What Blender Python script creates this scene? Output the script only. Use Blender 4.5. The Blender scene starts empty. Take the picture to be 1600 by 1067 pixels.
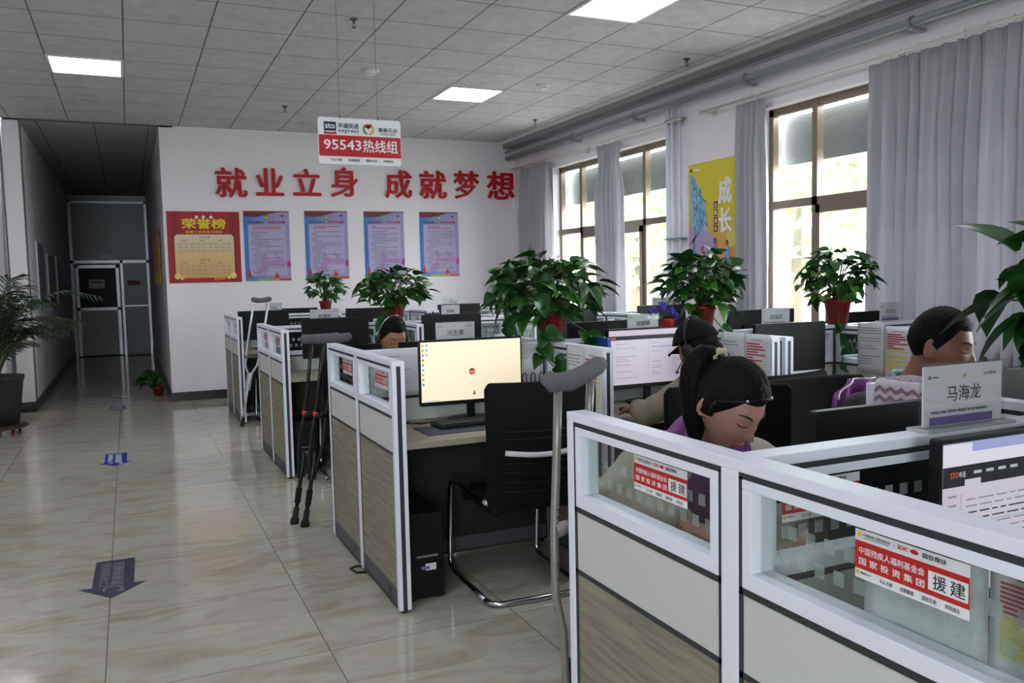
import bpy, math, random
from mathutils import Vector, Matrix, noise
random.seed(7)
S = bpy.context.scene
COL = S.collection
V = Vector
PI = math.pi
# ------------------------------------------------------------------ camera
FPX, YAW, PIT, ROL, CAMZ = 1323.5, .4238, -.0744, -.0218, 1.44
def cam_axes():
    cy, sy, cp, sp, cr, sr = math.cos(YAW), math.sin(YAW), math.cos(PIT), math.sin(PIT), math.cos(ROL), math.sin(ROL)
    f = V((sy*cp, cy*cp, sp)); r = V((cy, -sy, 0)); u = r.cross(f)
    return cr*r+sr*u, -sr*r+cr*u, f
_r, _u, _f = cam_axes()
cd = bpy.data.cameras.new('camera'); cam = bpy.data.objects.new('camera', cd); COL.objects.link(cam)
cam.matrix_world = Matrix(((_r.x, _u.x, -_f.x, 0), (_r.y, _u.y, -_f.y, 0), (_r.z, _u.z, -_f.z, CAMZ), (0, 0, 0, 1)))
cd.sensor_width = 36; cd.lens = FPX/1600*36; cd.clip_start = .05; cd.clip_end = 300
S.camera = cam
# ------------------------------------------------------------------ world, exposure
W = bpy.data.worlds.new('overcast_sky'); S.world = W; W.use_nodes = True
bg = W.node_tree.nodes['Background']; bg.inputs[0].default_value = (.97, .98, 1, 1); bg.inputs[1].default_value = 13.0
S.view_settings.view_transform = 'Standard'; S.view_settings.look = 'None'
S.view_settings.exposure = 1.0; S.view_settings.gamma = 1
S.cycles.use_denoising = True; S.cycles.max_bounces = 8; S.cycles.diffuse_bounces = 5; S.cycles.glossy_bounces = 4
S.cycles.transmission_bounces = 6; S.cycles.transparent_max_bounces = 12; S.cycles.sample_clamp_indirect = 6; S.cycles.caustics_refractive = False; S.cycles.caustics_reflective = False
def portal(y0, y1, z0, z1):
    l = bpy.data.lights.new('window_portal', 'AREA'); l.shape = 'RECTANGLE'; l.size = z1-z0; l.size_y = y1-y0; l.cycles.is_portal = True
    o = bpy.data.objects.new('window_portal', l); COL.objects.link(o); o.location = (5.42, (y0+y1)/2, (z0+z1)/2); o.rotation_euler = (0, PI/2, 0)
WINS = [(7.44, 10.1), (3.42, 6.05), (-.8, 1.85)]
for a, b in WINS: portal(a, b, .9, 2.88)
FILL_BACKW = [(-2.9, -.9)]      # unseen window opening added behind the camera to brighten the foreground
for a, b in FILL_BACKW:
    portal(a, b, .9, 2.88); o = bpy.data.objects[-1] if 0 else [q for q in COL.objects if q.type == 'LIGHT'][-1]
    o.location = ((a+b)/2, -3.85, 1.89); o.rotation_euler = (PI/2, 0, 0); o.data.size = b-a; o.data.size_y = 1.98
CEIL = 3.39; WX = 5.2

# ------------------------------------------------------------------ materials
def lin(h):
    if isinstance(h, str):
        h = h.lstrip('#'); c = [int(h[i:i+2], 16)/255 for i in (0, 2, 4)]
        return [x/12.92 if x <= .04045 else ((x+.055)/1.055)**2.4 for x in c]+[1]
    return list(h)+[1] if len(h) == 3 else list(h)
MATS = {}
def mat(name, col, rough=.6, metal=0, emis=0, var=0, vscale=20, bump=0, bscale=60, trans=0, alpha=1, spec=.5, stretch=None, coat=0):
    if name in MATS: return MATS[name]
    m = bpy.data.materials.new(name); m.use_nodes = True; nt = m.node_tree; b = nt.nodes['Principled BSDF']
    c = lin(col)
    b.inputs['Base Color'].default_value = c; b.inputs['Roughness'].default_value = rough; b.inputs['Metallic'].default_value = metal
    b.inputs['Specular IOR Level'].default_value = spec
    if coat: b.inputs['Coat Weight'].default_value = coat; b.inputs['Coat Roughness'].default_value = .1
    if emis: b.inputs['Emission Color'].default_value = c; b.inputs['Emission Strength'].default_value = emis
    if trans: b.inputs['Transmission Weight'].default_value = trans
    if alpha < 1: b.inputs['Alpha'].default_value = alpha
    if var or bump:
        tc = nt.nodes.new('ShaderNodeTexCoord'); mp = nt.nodes.new('ShaderNodeMapping'); nt.links.new(tc.outputs['Object'], mp.inputs[0])
        if stretch: mp.inputs['Scale'].default_value = stretch
        n = nt.nodes.new('ShaderNodeTexNoise'); n.inputs['Scale'].default_value = vscale; n.inputs['Detail'].default_value = 4
        nt.links.new(mp.outputs[0], n.inputs['Vector'])
        if var:
            r = nt.nodes.new('ShaderNodeValToRGB'); e = r.color_ramp.elements
            e[0].position = .3; e[1].position = .7
            e[0].color = [max(0, x*(1-var)) for x in c[:3]]+[1]; e[1].color = [min(1, x*(1+var)) for x in c[:3]]+[1]
            nt.links.new(n.outputs['Fac'], r.inputs[0]); nt.links.new(r.outputs[0], b.inputs['Base Color'])
        if bump:
            n2 = nt.nodes.new('ShaderNodeTexNoise'); n2.inputs['Scale'].default_value = bscale; nt.links.new(mp.outputs[0], n2.inputs['Vector'])
            bp = nt.nodes.new('ShaderNodeBump'); bp.inputs['Strength'].default_value = bump; bp.inputs['Distance'].default_value = .005
            nt.links.new(n2.outputs['Fac'], bp.inputs['Height']); nt.links.new(bp.outputs[0], b.inputs['Normal'])
    MATS[name] = m; return m
def N(nt, t, **k):
    n = nt.nodes.new(t)
    for a, v in k.items(): setattr(n, a, v)
    return n
def grid_line(nt, sock, off, size, w):
    s = N(nt, 'ShaderNodeMath', operation='SUBTRACT'); s.inputs[1].default_value = off; nt.links.new(sock, s.inputs[0])
    d = N(nt, 'ShaderNodeMath', operation='DIVIDE'); d.inputs[1].default_value = size; nt.links.new(s.outputs[0], d.inputs[0])
    a = N(nt, 'ShaderNodeMath', operation='ADD'); a.inputs[1].default_value = .5; nt.links.new(d.outputs[0], a.inputs[0])
    f = N(nt, 'ShaderNodeMath', operation='FRACT'); nt.links.new(a.outputs[0], f.inputs[0])
    s2 = N(nt, 'ShaderNodeMath', operation='SUBTRACT'); s2.inputs[1].default_value = .5; nt.links.new(f.outputs[0], s2.inputs[0])
    ab = N(nt, 'ShaderNodeMath', operation='ABSOLUTE'); nt.links.new(s2.outputs[0], ab.inputs[0])
    l = N(nt, 'ShaderNodeMath', operation='LESS_THAN'); l.inputs[1].default_value = w/size/2; nt.links.new(ab.outputs[0], l.inputs[0])
    fl = N(nt, 'ShaderNodeMath', operation='FLOOR'); nt.links.new(d.outputs[0], fl.inputs[0])
    return l.outputs[0], fl.outputs[0]
def tile_mat(name, offx, offy, sx, sy, w, joint, ramp, rough, nscale, stretch, bump=0, bscale=1, wave=False, tilevar=0):
    m = bpy.data.materials.new(name); m.use_nodes = True; nt = m.node_tree; b = nt.nodes['Principled BSDF']
    tc = N(nt, 'ShaderNodeTexCoord'); sp = N(nt, 'ShaderNodeSeparateXYZ'); nt.links.new(tc.outputs['Object'], sp.inputs[0])
    lx, fx = grid_line(nt, sp.outputs[0], offx, sx, w); ly, fy = grid_line(nt, sp.outputs[1], offy, sy, w)
    mx = N(nt, 'ShaderNodeMath', operation='MAXIMUM'); nt.links.new(lx, mx.inputs[0]); nt.links.new(ly, mx.inputs[1])
    cb = N(nt, 'ShaderNodeCombineXYZ'); nt.links.new(fx, cb.inputs[0]); nt.links.new(fy, cb.inputs[1])
    wn = N(nt, 'ShaderNodeTexWhiteNoise'); nt.links.new(cb.outputs[0], wn.inputs['Vector'])
    vs = N(nt, 'ShaderNodeVectorMath', operation='MULTIPLY_ADD'); vs.inputs[1].default_value = (9, 9, 9); nt.links.new(wn.outputs['Color'], vs.inputs[0]); nt.links.new(tc.outputs['Object'], vs.inputs[2])
    mp = N(nt, 'ShaderNodeMapping'); mp.inputs['Scale'].default_value = stretch; nt.links.new(vs.outputs[0] if tilevar else tc.outputs['Object'], mp.inputs[0])
    n = N(nt, 'ShaderNodeTexNoise'); n.inputs['Scale'].default_value = nscale; n.inputs['Detail'].default_value = 6; n.inputs['Distortion'].default_value = 1.3 if tilevar else 0
    nt.links.new(mp.outputs[0], n.inputs['Vector'])
    r = N(nt, 'ShaderNodeValToRGB'); els = r.color_ramp.elements
    while len(els) < len(ramp): els.new(.5)
    for e, (p, c) in zip(els, ramp): e.position = p; e.color = lin(c)
    nt.links.new(n.outputs['Fac'], r.inputs[0])
    mix = N(nt, 'ShaderNodeMixRGB'); nt.links.new(mx.outputs[0], mix.inputs[0]); nt.links.new(r.outputs[0], mix.inputs[1]); mix.inputs[2].default_value = lin(joint)
    nt.links.new(mix.outputs[0], b.inputs['Base Color']); b.inputs['Roughness'].default_value = rough
    if bump:
        w1 = N(nt, 'ShaderNodeTexNoise'); w1.inputs['Scale'].default_value = bscale; mp2 = N(nt, 'ShaderNodeMapping'); mp2.inputs['Scale'].default_value = (1, 2.2, 1); mp2.inputs['Rotation'].default_value = (0, 0, .5)
        nt.links.new(tc.outputs['Object'], mp2.inputs[0]); nt.links.new(mp2.outputs[0], w1.inputs['Vector'])
        sb = N(nt, 'ShaderNodeMath', operation='SUBTRACT'); nt.links.new(w1.outputs['Fac'], sb.inputs[0]); nt.links.new(mx.outputs[0], sb.inputs[1])
        bp = N(nt, 'ShaderNodeBump'); bp.inputs['Strength'].default_value = bump; bp.inputs['Distance'].default_value = .02
        nt.links.new(sb.outputs[0], bp.inputs['Height']); nt.links.new(bp.outputs[0], b.inputs['Normal'])
    MATS[name] = m; return m
M_FLOOR = tile_mat('floor_tiles', -.147, 4.045, .8, .8, .004, '#6b675c', [(.25, '#95907c'), (.42, '#a8a496'), (.55, '#b3b0a6'), (.66, '#aaa694'), (.82, '#a38e66')], .09, 2.2, (1, 2.6, 1), tilevar=1)
M_CEIL = tile_mat('ceiling_tiles', -.534, 6.93, .6, .62, .012, '#6a6a6c', [(.3, '#bebbbf'), (.7, '#cecbcf')], .8, 9, (1, 1, 1), bump=.5, bscale=14)
M_WALL = mat('white_wall_paint', '#e0dbdf', .55, var=.02, vscale=2)
M_BASE = mat('black_baseboard', '#17181a', .3)
M_ALU = mat('silver_aluminium', '#c9ced8', .32, .35)
M_ALU2 = mat('white_aluminium', '#dfe3ee', .4)
M_GASK = mat('dark_gasket', '#2c3034', .5)
M_BLACK = mat('black_plastic', '#090a0b', .5, spec=.3)
M_BLACKG = mat('black_gloss', '#08090b', .15)
M_BLKMAT = mat('black_fabric', '#0a0b0c', .85, bump=.3, bscale=300, spec=.2)
M_PANEL = mat('white_panel', '#c3c5c2', .5)
M_WOOD = mat('greige_woodgrain', '#837d6e', .55, var=.28, vscale=5, stretch=(1.1, 1, 14))
M_DESK = mat('desk_woodgrain', '#8f8978', .45, var=.25, vscale=4, stretch=(1.2, 14, 1))
M_PLINTH = mat('grey_plinth', '#4c4d52', .5)
M_CHROME = mat('chrome', '#bfc1c4', .18, 1)
M_PAPER = mat('white_paper', '#d6d8dc', .7, bump=.15, bscale=12)
M_INK = mat('black_ink', '#1a1b1f', .7)
M_GREYINK = mat('grey_ink', '#70747c', .7)
M_RED = mat('sign_red', '#b3161e', .4)
M_REDL = mat('letter_red', '#b00f1a', .45, spec=.3)
M_DRED = mat('dark_red', '#6e1018', .5)
M_WHITE = mat('sign_white', '#dfe1e4', .35)
M_YEL = mat('yellow_print', '#d9c61c', .5)
M_YELH = mat('yellow_highlight', '#ded75a', .7)
M_GOLD = mat('gold_print', '#d8a62a', .5)
M_PURP = mat('purple_print', '#6f5f9c', .6)
M_BLUE = mat('blue_print', '#2b4f9e', .5)
M_NAVY = mat('navy_print', '#1e2740', .5)
M_GREEN = mat('green_print', '#3c9a3f', .5)
M_POT = mat('red_plastic_pot', '#7c1414', .3)
M_LEAF = mat('pothos_leaf', '#1f4a1c', .32, var=.35, vscale=14)
M_LEAF2 = mat('bright_pothos_leaf', '#3d7426', .32, var=.3, vscale=14)
M_STEM = mat('plant_stem', '#41531f', .5)
M_PALM = mat('palm_leaf', '#1a3018', .5, var=.3, vscale=10)
M_CURT = mat('grey_curtain_cloth', '#b3b2b8', .85, var=.05, vscale=60)
M_BRONZE = mat('bronze_window_frame', '#7a6d5e', .4, .2)
M_PIPE = mat('galvanised_pipe', '#8b9093', .4, .4)
M_RODS = mat('curtain_rod_white', '#c4c0b8', .4)
M_SKIN = mat('skin', '#9a6c58', .5, var=.06, vscale=8)
M_HAIR = mat('black_hair', '#0a0706', .6, var=.6, vscale=60, bump=.8, bscale=160, spec=.12)
M_GREYFOAM = mat('grey_foam', '#57575a', .75, bump=.2, bscale=80)
def glass(name, tint, mixf, rough=0):
    m = bpy.data.materials.new(name); m.use_nodes = True; nt = m.node_tree; nt.nodes.clear()
    o = N(nt, 'ShaderNodeOutputMaterial'); t = N(nt, 'ShaderNodeBsdfTransparent'); g = N(nt, 'ShaderNodeBsdfGlossy'); mx = N(nt, 'ShaderNodeMixShader')
    t.inputs[0].default_value = lin(tint); g.inputs['Roughness'].default_value = rough
    fr = N(nt, 'ShaderNodeFresnel'); fr.inputs[0].default_value = 1.5
    ad = N(nt, 'ShaderNodeMath', operation='ADD'); ad.inputs[1].default_value = mixf; nt.links.new(fr.outputs[0], ad.inputs[0])
    ge = N(nt, 'ShaderNodeNewGeometry'); nb = N(nt, 'ShaderNodeMath', operation='SUBTRACT'); nb.inputs[0].default_value = 1; nt.links.new(ge.outputs['Backfacing'], nb.inputs[1])
    ml = N(nt, 'ShaderNodeMath', operation='MULTIPLY'); nt.links.new(ad.outputs[0], ml.inputs[0]); nt.links.new(nb.outputs[0], ml.inputs[1])
    nt.links.new(ml.outputs[0], mx.inputs[0]); nt.links.new(t.outputs[0], mx.inputs[1]); nt.links.new(g.outputs[0], mx.inputs[2]); nt.links.new(mx.outputs[0], o.inputs[0])
    MATS[name] = m; return m
M_GLASS = glass('partition_glass', '#f2f6f4', .015)
M_WGLASS = glass('window_glass', '#eef2f2', .0)
M_ACRYL = glass('clear_acrylic', '#f6f7f7', .02)
M_FROST = mat('frosted_film', '#c5cdd0', .6, alpha=.42)
def translucent(m, k):
    nt = m.node_tree; b = nt.nodes['Principled BSDF']; o = nt.nodes['Material Output']
    t = N(nt, 'ShaderNodeBsdfTranslucent'); mx = N(nt, 'ShaderNodeMixShader'); mx.inputs[0].default_value = k
    t.inputs[0].default_value = b.inputs['Base Color'].default_value
    nt.links.new(b.outputs[0], mx.inputs[1]); nt.links.new(t.outputs[0], mx.inputs[2]); nt.links.new(mx.outputs[0], o.inputs[0])
translucent(M_CURT, .3)
def emit_mat(name, col, s):
    return mat(name, col, .3, emis=s*(.5 if s < 2 else 1), spec=.3)

# ------------------------------------------------------------------ mesh builder
def frame(o, right, up):
    r = V(right).normalized(); u = V(up).normalized(); n = r.cross(u)
    return Matrix(((r.x, u.x, n.x, o[0]), (r.y, u.y, n.y, o[1]), (r.z, u.z, n.z, o[2]), (0, 0, 0, 1)))
class MB:
    def __init__(s): s.v = []; s.f = []; s.m = []; s.mats = []
    def mi(s, m):
        if m not in s.mats: s.mats.append(m)
        return s.mats.index(m)
    def add(s, vs, fs, m, X=None):
        o = len(s.v); k = s.mi(m)
        for p in vs:
            p = V(p); s.v.append(X @ p if X else p)
        for f in fs: s.f.append([i+o for i in f]); s.m.append(k)
        return s
    def box(s, a, b, m, X=None):
        x0, x1 = sorted((a[0], b[0])); y0, y1 = sorted((a[1], b[1])); z0, z1 = sorted((a[2], b[2]))
        vs = [(x0, y0, z0), (x1, y0, z0), (x1, y1, z0), (x0, y1, z0), (x0, y0, z1), (x1, y0, z1), (x1, y1, z1), (x0, y1, z1)]
        return s.add(vs, [(0, 3, 2, 1), (4, 5, 6, 7), (0, 1, 5, 4), (1, 2, 6, 5), (2, 3, 7, 6), (3, 0, 4, 7)], m, X)
    def rbox(s, a, b, r, m, X=None, seg=4):      # rounded outline in x-z, thickness y
        x0, x1 = sorted((a[0], b[0])); y0, y1 = sorted((a[1], b[1])); z0, z1 = sorted((a[2], b[2])); pts = []
        for cx, cz, a0 in ((x1-r, z1-r, 0), (x0+r, z1-r, 90), (x0+r, z0+r, 180), (x1-r, z0+r, 270)):
            for i in range(seg+1):
                t = math.radians(a0+90*i/seg); pts.append((cx+r*math.cos(t), cz+r*math.sin(t)))
        n = len(pts); vs = [(p[0], y0, p[1]) for p in pts]+[(p[0], y1, p[1]) for p in pts]
        fs = [list(range(n)), list(range(2*n-1, n-1, -1))]+[(i, i+n, (i+1) % n+n, (i+1) % n) for i in range(n)]
        return s.add(vs, fs, m, X)
    def prism(s, pts, h, m, X=None, h0=0):
        n = len(pts); vs = [(p[0], p[1], h0) for p in pts]+[(p[0], p[1], h) for p in pts]
        return s.add(vs, [list(range(n-1, -1, -1)), list(range(n, 2*n))]+[(i, (i+1) % n, (i+1) % n+n, i+n) for i in range(n)], m, X)
    def poly(s, pts, m, X=None, z=0):
        return s.add([(p[0], p[1], z) for p in pts], [list(range(len(pts)))], m, X)
    def rect(s, x, y, w, h, m, X=None, z=0): return s.poly([(x, y), (x+w, y), (x+w, y+h), (x, y+h)], m, X, z)
    def disc(s, x, y, r, m, X=None, z=0, n=20, a0=0, a1=2*PI, r2=None):
        if r2 is None: return s.poly([(x+r*math.cos(a0+(a1-a0)*i/n), y+r*math.sin(a0+(a1-a0)*i/n)) for i in range(n+(a1-a0 < 6))], m, X, z)
        A = [(a0+(a1-a0)*i/n) for i in range(n+1)]
        return s.poly([(x+r*math.cos(t), y+r*math.sin(t)) for t in A]+[(x+r2*math.cos(t), y+r2*math.sin(t)) for t in reversed(A)], m, X, z)
    def tube(s, P, R, m, n=8, hint=(0, 0, 1), X=None, cap=True):
        P = [V(p) for p in P]; k = len(P)
        if not isinstance(R, (list, tuple)): R = [R]*k
        vs = []; up = V(hint)
        for i, p in enumerate(P):
            d = (P[min(i+1, k-1)]-P[max(i-1, 0)]).normalized()
            a = up-d*up.dot(d)
            if a.length < 1e-3: a = V((1, 0, 0))-d*d.x
            if a.length < 1e-3: a = V((0, 1, 0))-d*d.y
            a.normalize(); b = d.cross(a); up = a if abs(d.dot(V(hint))) > .95 else V(hint)
            ra, rb = R[i] if isinstance(R[i], (list, tuple)) else (R[i], R[i])
            for j in range(n):
                t = 2*PI*j/n; vs.append(p+a*(ra*math.cos(t))+b*(rb*math.sin(t)))
        fs = [(i*n+j, i*n+(j+1) % n, (i+1)*n+(j+1) % n, (i+1)*n+j) for i in range(k-1) for j in range(n)]
        if cap: fs += [list(range(n-1, -1, -1)), list(range((k-1)*n, k*n))]
        return s.add(vs, fs, m, X)
    def lathe(s, prof, m, c=(0, 0, 0), n=24, X=None):
        vs = [(c[0]+r*math.cos(2*PI*j/n), c[1]+r*math.sin(2*PI*j/n), c[2]+z) for r, z in prof for j in range(n)]
        k = len(prof); fs = [(i*n+j, i*n+(j+1) % n, (i+1)*n+(j+1) % n, (i+1)*n+j) for i in range(k-1) for j in range(n)]
        fs += [list(range(n-1, -1, -1)), list(range((k-1)*n, k*n))]
        return s.add(vs, fs, m, X)
    def grid(s, fn, nu, nv, m, X=None, close=False):
        vs = [fn(i/nu, j/nv) for i in range(nu+1) for j in range(nv+1)]
        return s.add(vs, [(i*(nv+1)+j, (i+1)*(nv+1)+j, (i+1)*(nv+1)+j+1, i*(nv+1)+j+1) for i in range(nu) for j in range(nv)], m, X)
    def ball(s, c, r, m, nu=16, nv=10, X=None):
        rx, ry, rz = r if isinstance(r, (tuple, list)) else (r, r, r); vs = [(c[0], c[1], c[2]-rz)]
        for i in range(1, nv):
            t = -PI/2+PI*i/nv
            for j in range(nu): a = 2*PI*j/nu; vs.append((c[0]+rx*math.cos(t)*math.cos(a), c[1]+ry*math.cos(t)*math.sin(a), c[2]+rz*math.sin(t)))
        vs.append((c[0], c[1], c[2]+rz)); fs = [(0, 1+(j+1) % nu, 1+j) for j in range(nu)]
        for i in range(nv-2):
            for j in range(nu): a = 1+i*nu; fs.append((a+j, a+(j+1) % nu, a+nu+(j+1) % nu, a+nu+j))
        L = len(vs)-1; a = 1+(nv-2)*nu; fs += [(a+j, a+(j+1) % nu, L) for j in range(nu)]
        return s.add(vs, fs, m, X)
    def text(s, st, m, X, x, y, w, h, z=0, bold=.012, ext=0, rot=None):
        vs, fs = text_mesh(st, bold, ext)
        if not vs: return s
        xs = [p[0] for p in vs]; ys = [p[1] for p in vs]; x0, x1, y0, y1 = min(xs), max(xs), min(ys), max(ys)
        kx = w/max(x1-x0, 1e-6); ky = h/max(y1-y0, 1e-6); zs = ky
        return s.add([(x+(p[0]-x0)*kx, y+(p[1]-y0)*ky, z+(p[2]+ext)*zs) for p in vs], fs, m, X)
    def build(s, name, parent=None, smooth=False, bevel=0, mats=None, loc=None, label=None):
        me = bpy.data.meshes.new(name); me.from_pydata([tuple(p) for p in s.v], [], s.f); me.update()
        for m in s.mats: me.materials.append(m)
        me.polygons.foreach_set('material_index', s.m)
        if smooth: me.polygons.foreach_set('use_smooth', [True]*len(me.polygons))
        o = bpy.data.objects.new(name, me); COL.objects.link(o)
        if parent: o.parent = parent
        if loc: o.location = loc
        if bevel: md = o.modifiers.new('bevel', 'BEVEL'); md.width = bevel; md.segments = 2; md.limit_method = 'ANGLE'
        if label: o['label'] = label
        return o
_tc = {}
def text_mesh(st, bold, ext):
    k = (st, bold, ext)
    if k in _tc: return _tc[k]
    c = bpy.data.curves.new('t', 'FONT'); c.body = st; c.size = 1; c.offset = 0; c.extrude = ext; c.resolution_u = 2; c.fill_mode = 'FRONT' if not ext else 'BOTH'
    o = bpy.data.objects.new('t', c); COL.objects.link(o); dg = bpy.context.evaluated_depsgraph_get()
    me = bpy.data.meshes.new_from_object(o.evaluated_get(dg))
    r = ([tuple(v.co) for v in me.vertices], [list(p.vertices) for p in me.polygons])
    bpy.data.objects.remove(o); bpy.data.curves.remove(c); bpy.data.meshes.remove(me)
    if bold:      # heavier strokes: the outline laid down again slightly to each side
        V0, F0 = r; vs = []; fs = []
        for i, (dx, dy) in enumerate(((0, 0), (bold, 0), (-bold, 0), (0, bold*.7), (0, -bold*.7))):
            fs += [[q+len(vs) for q in f] for f in F0]; vs += [(p[0]+dx, p[1]+dy, p[2]+i*2e-5) for p in V0]
        r = (vs, fs)
    _tc[k] = r
    return r
def tag(o, label=None, cat=None, group=None, kind=None):
    if label: o['label'] = label
    if cat: o['category'] = cat
    if group: o['group'] = group
    if kind: o['kind'] = kind
    return o
def thing(name, label, cat, loc=(0, 0, 0), rz=0, group=None):
    o = bpy.data.objects.new(name, None); COL.objects.link(o); o.empty_display_size = .1; o.location = loc; o.rotation_euler = (0, 0, rz)
    return tag(o, label, cat, group)
def struct(name, mb, **k): return tag(mb.build(name, **k), kind='structure')
def copy_tree(o, parent=None):
    c = o.copy(); COL.objects.link(c)
    if parent: c.parent = parent
    for ch in list(o.children): copy_tree(ch, c)
    return c

# ------------------------------------------------------------------ room shell
XL, YB, YN = -3.4, -3.6, 11.3
m = MB(); m.box((XL-.1, YB-.1, -.1), (WX+.4, 20.2, 0), M_FLOOR); struct('floor', m)
m = MB(); m.box((XL-.1, YB-.1, CEIL), (WX+.4, YN+.02, CEIL+.1), M_CEIL); struct('ceiling', m)
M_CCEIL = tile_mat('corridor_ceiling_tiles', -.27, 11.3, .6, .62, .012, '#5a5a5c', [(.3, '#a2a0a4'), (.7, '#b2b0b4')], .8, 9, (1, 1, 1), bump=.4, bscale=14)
m = MB(); m.box((-1.2, YN, CEIL-.02), (.6, 20.2, CEIL+.1), M_CCEIL); struct('ceiling', m)
m = MB(); m.box((.44, YN, 0), (WX+.4, YN+.15, CEIL), M_WALL); struct('wall_far', m)
m = MB(); m.box((.44, YN+.15, 0), (.59, 20.1, CEIL), M_WALL); struct('wall_corridor_right', m)
m = MB(); m.box((-1.2, YN+.15, 0), (-1.05, 20.1, CEIL), M_WALL); struct('wall_corridor_left', m)
m = MB(); m.box((XL, YN+.1, 0), (-1.05, YN+.25, CEIL), M_WALL); m.box((-1.22, YN-.0, 0), (-1.05, YN+.12, CEIL), M_WALL); struct('wall_far_left', m)
m = MB(); m.box((-1.3, 20.0, 0), (.7, 20.2, CEIL), M_WALL); struct('wall_corridor_end', m)
m = MB(); m.box((XL-.1, YB, 0), (XL, YN+.2, CEIL), M_WALL); struct('wall_left', m)
m = MB(); xs = [XL-.1]+[v for ab in FILL_BACKW for v in ab]+[WX+.4]
for i in range(0, len(xs), 2): m.box((xs[i], YB-.2, 0), (xs[i+1], YB, CEIL), M_WALL)
for a, b in FILL_BACKW: m.box((a, YB-.2, 0), (b, YB, .9), M_WALL); m.box((a, YB-.2, 2.88), (b, YB, CEIL), M_WALL)
struct('wall_back', m)
for k, (a, b) in enumerate(FILL_BACKW):
    m = MB()
    for z in (.9, 2.02, 2.82): m.box((a, YB-.14, z), (b, YB-.08, z+.06), M_BRONZE)
    for x in (a, (a+b)/2-.03, b-.06): m.box((x, YB-.14, .9), (x+.06, YB-.08, 2.88), M_BRONZE)
    w = struct('window_%d' % (k+4), m); m = MB(); m.box((a+.03, YB-.11, .93), (b-.03, YB-.105, 2.85), M_WGLASS); m.build('glass_pane', w)  # added window out of view, lets fill light in from behind
m = MB()   # window wall in pieces round the openings
ys = [YB]+[v for a, b in sorted(WINS) for v in (a, b)]+[YN+.1]
for i in range(0, len(ys), 2): m.box((WX, ys[i], 0), (WX+.24, ys[i+1], CEIL), M_WALL)
for a, b in WINS: m.box((WX, a, 0), (WX+.24, b, .9), M_WALL); m.box((WX, a, 2.88), (WX+.24, b, CEIL), M_WALL)
struct('wall_right', m)
m = MB(); m.box((.425, YN-.015, 0), (WX, YN, .11), M_BASE); m.box((.425, YN, 0), (.44, YN+8.6, .11), M_BASE); struct('baseboard_far', m)
m = MB(); m.box((XL, YN+.085, 0), (-1.22, YN+.1, .12), M_BASE); m.box((-1.235, YN-.015, 0), (-1.035, YN, .12), M_BASE); m.box((-1.05, YN, 0), (-1.035, 19.9, .12), M_BASE); struct('baseboard_left', m)
# cove beam above the windows
m = MB(); m.box((5.02, YB, 3.3), (5.2, YN, 3.39), mat('grey_cove', '#8d8c90', .7)); struct('trim_1', m)
m = MB(); m.box((4.99, YB, 3.36), (5.02, YN, 3.39), M_WALL); struct('trim_2', m)

def window(idx, y0, y1, mull, sash):
    fx0, fx1 = WX+.1, WX+.16; m = MB()
    m.box((fx0, y0, 2.82), (fx1, y1, 2.88), M_BRONZE); m.box((fx0, y0, .9), (fx1, y1, .96), M_BRONZE)
    for y in (y0, y1-.05): m.box((fx0, y, .9), (fx1, y+.05, 2.88), M_BRONZE)
    m.box((fx0-.01, y0, 2.0), (fx1, y1, 2.07), M_BRONZE)
    for y in mull: m.box((fx0-.01, y-.03, .9), (fx1, y+.03, 2.88), M_BRONZE)
    w = struct('window_%d' % idx, m)
    for a, b in sash:
        s = MB(); s.box((fx0-.03, a, 1.93), (fx0+.02, b, 2.0), M_BRONZE); s.box((fx0-.03, a, .96), (fx0+.02, b, 1.02), M_BRONZE)
        s.box((fx0-.03, a, .96), (fx0+.02, a+.05, 2.0), M_BRONZE); s.box((fx0-.03, b-.05, .96), (fx0+.02, b, 2.0), M_BRONZE); s.build('sash', w)
    g = MB(); g.box((fx0+.03, y0+.03, .93), (fx0+.036, y1-.03, 2.85), M_WGLASS); g.build('glass_pane', w)
    g = MB(); g.box((WX-.06, y0-.05, .86), (WX+.1, y1+.05, .9), mat('stone_sill', '#8a8a86', .4)); g.build('window_sill', w)
    # dark louvred shade hanging outside the upper lights
    g = MB(); n = 22
    for i in range(n):
        z = 2.4+i*.0195; g.box((WX+.30, y0-.1, z), (WX+.325, y1+.1, z+.0175), mat('grey_roller_shutter', '#a9acae', .6))
    g.build('roller_shutter', w)
window(1, 7.44, 10.1, (8.06, 8.78, 9.505), ((8.09, 8.75), (8.81, 9.475)))
window(2, 3.42, 6.05, (4.10, 4.80, 5.49), ((4.83, 5.46),))
window(3, -.8, 1.85, (-.1, .55, 1.2), ())

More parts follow.
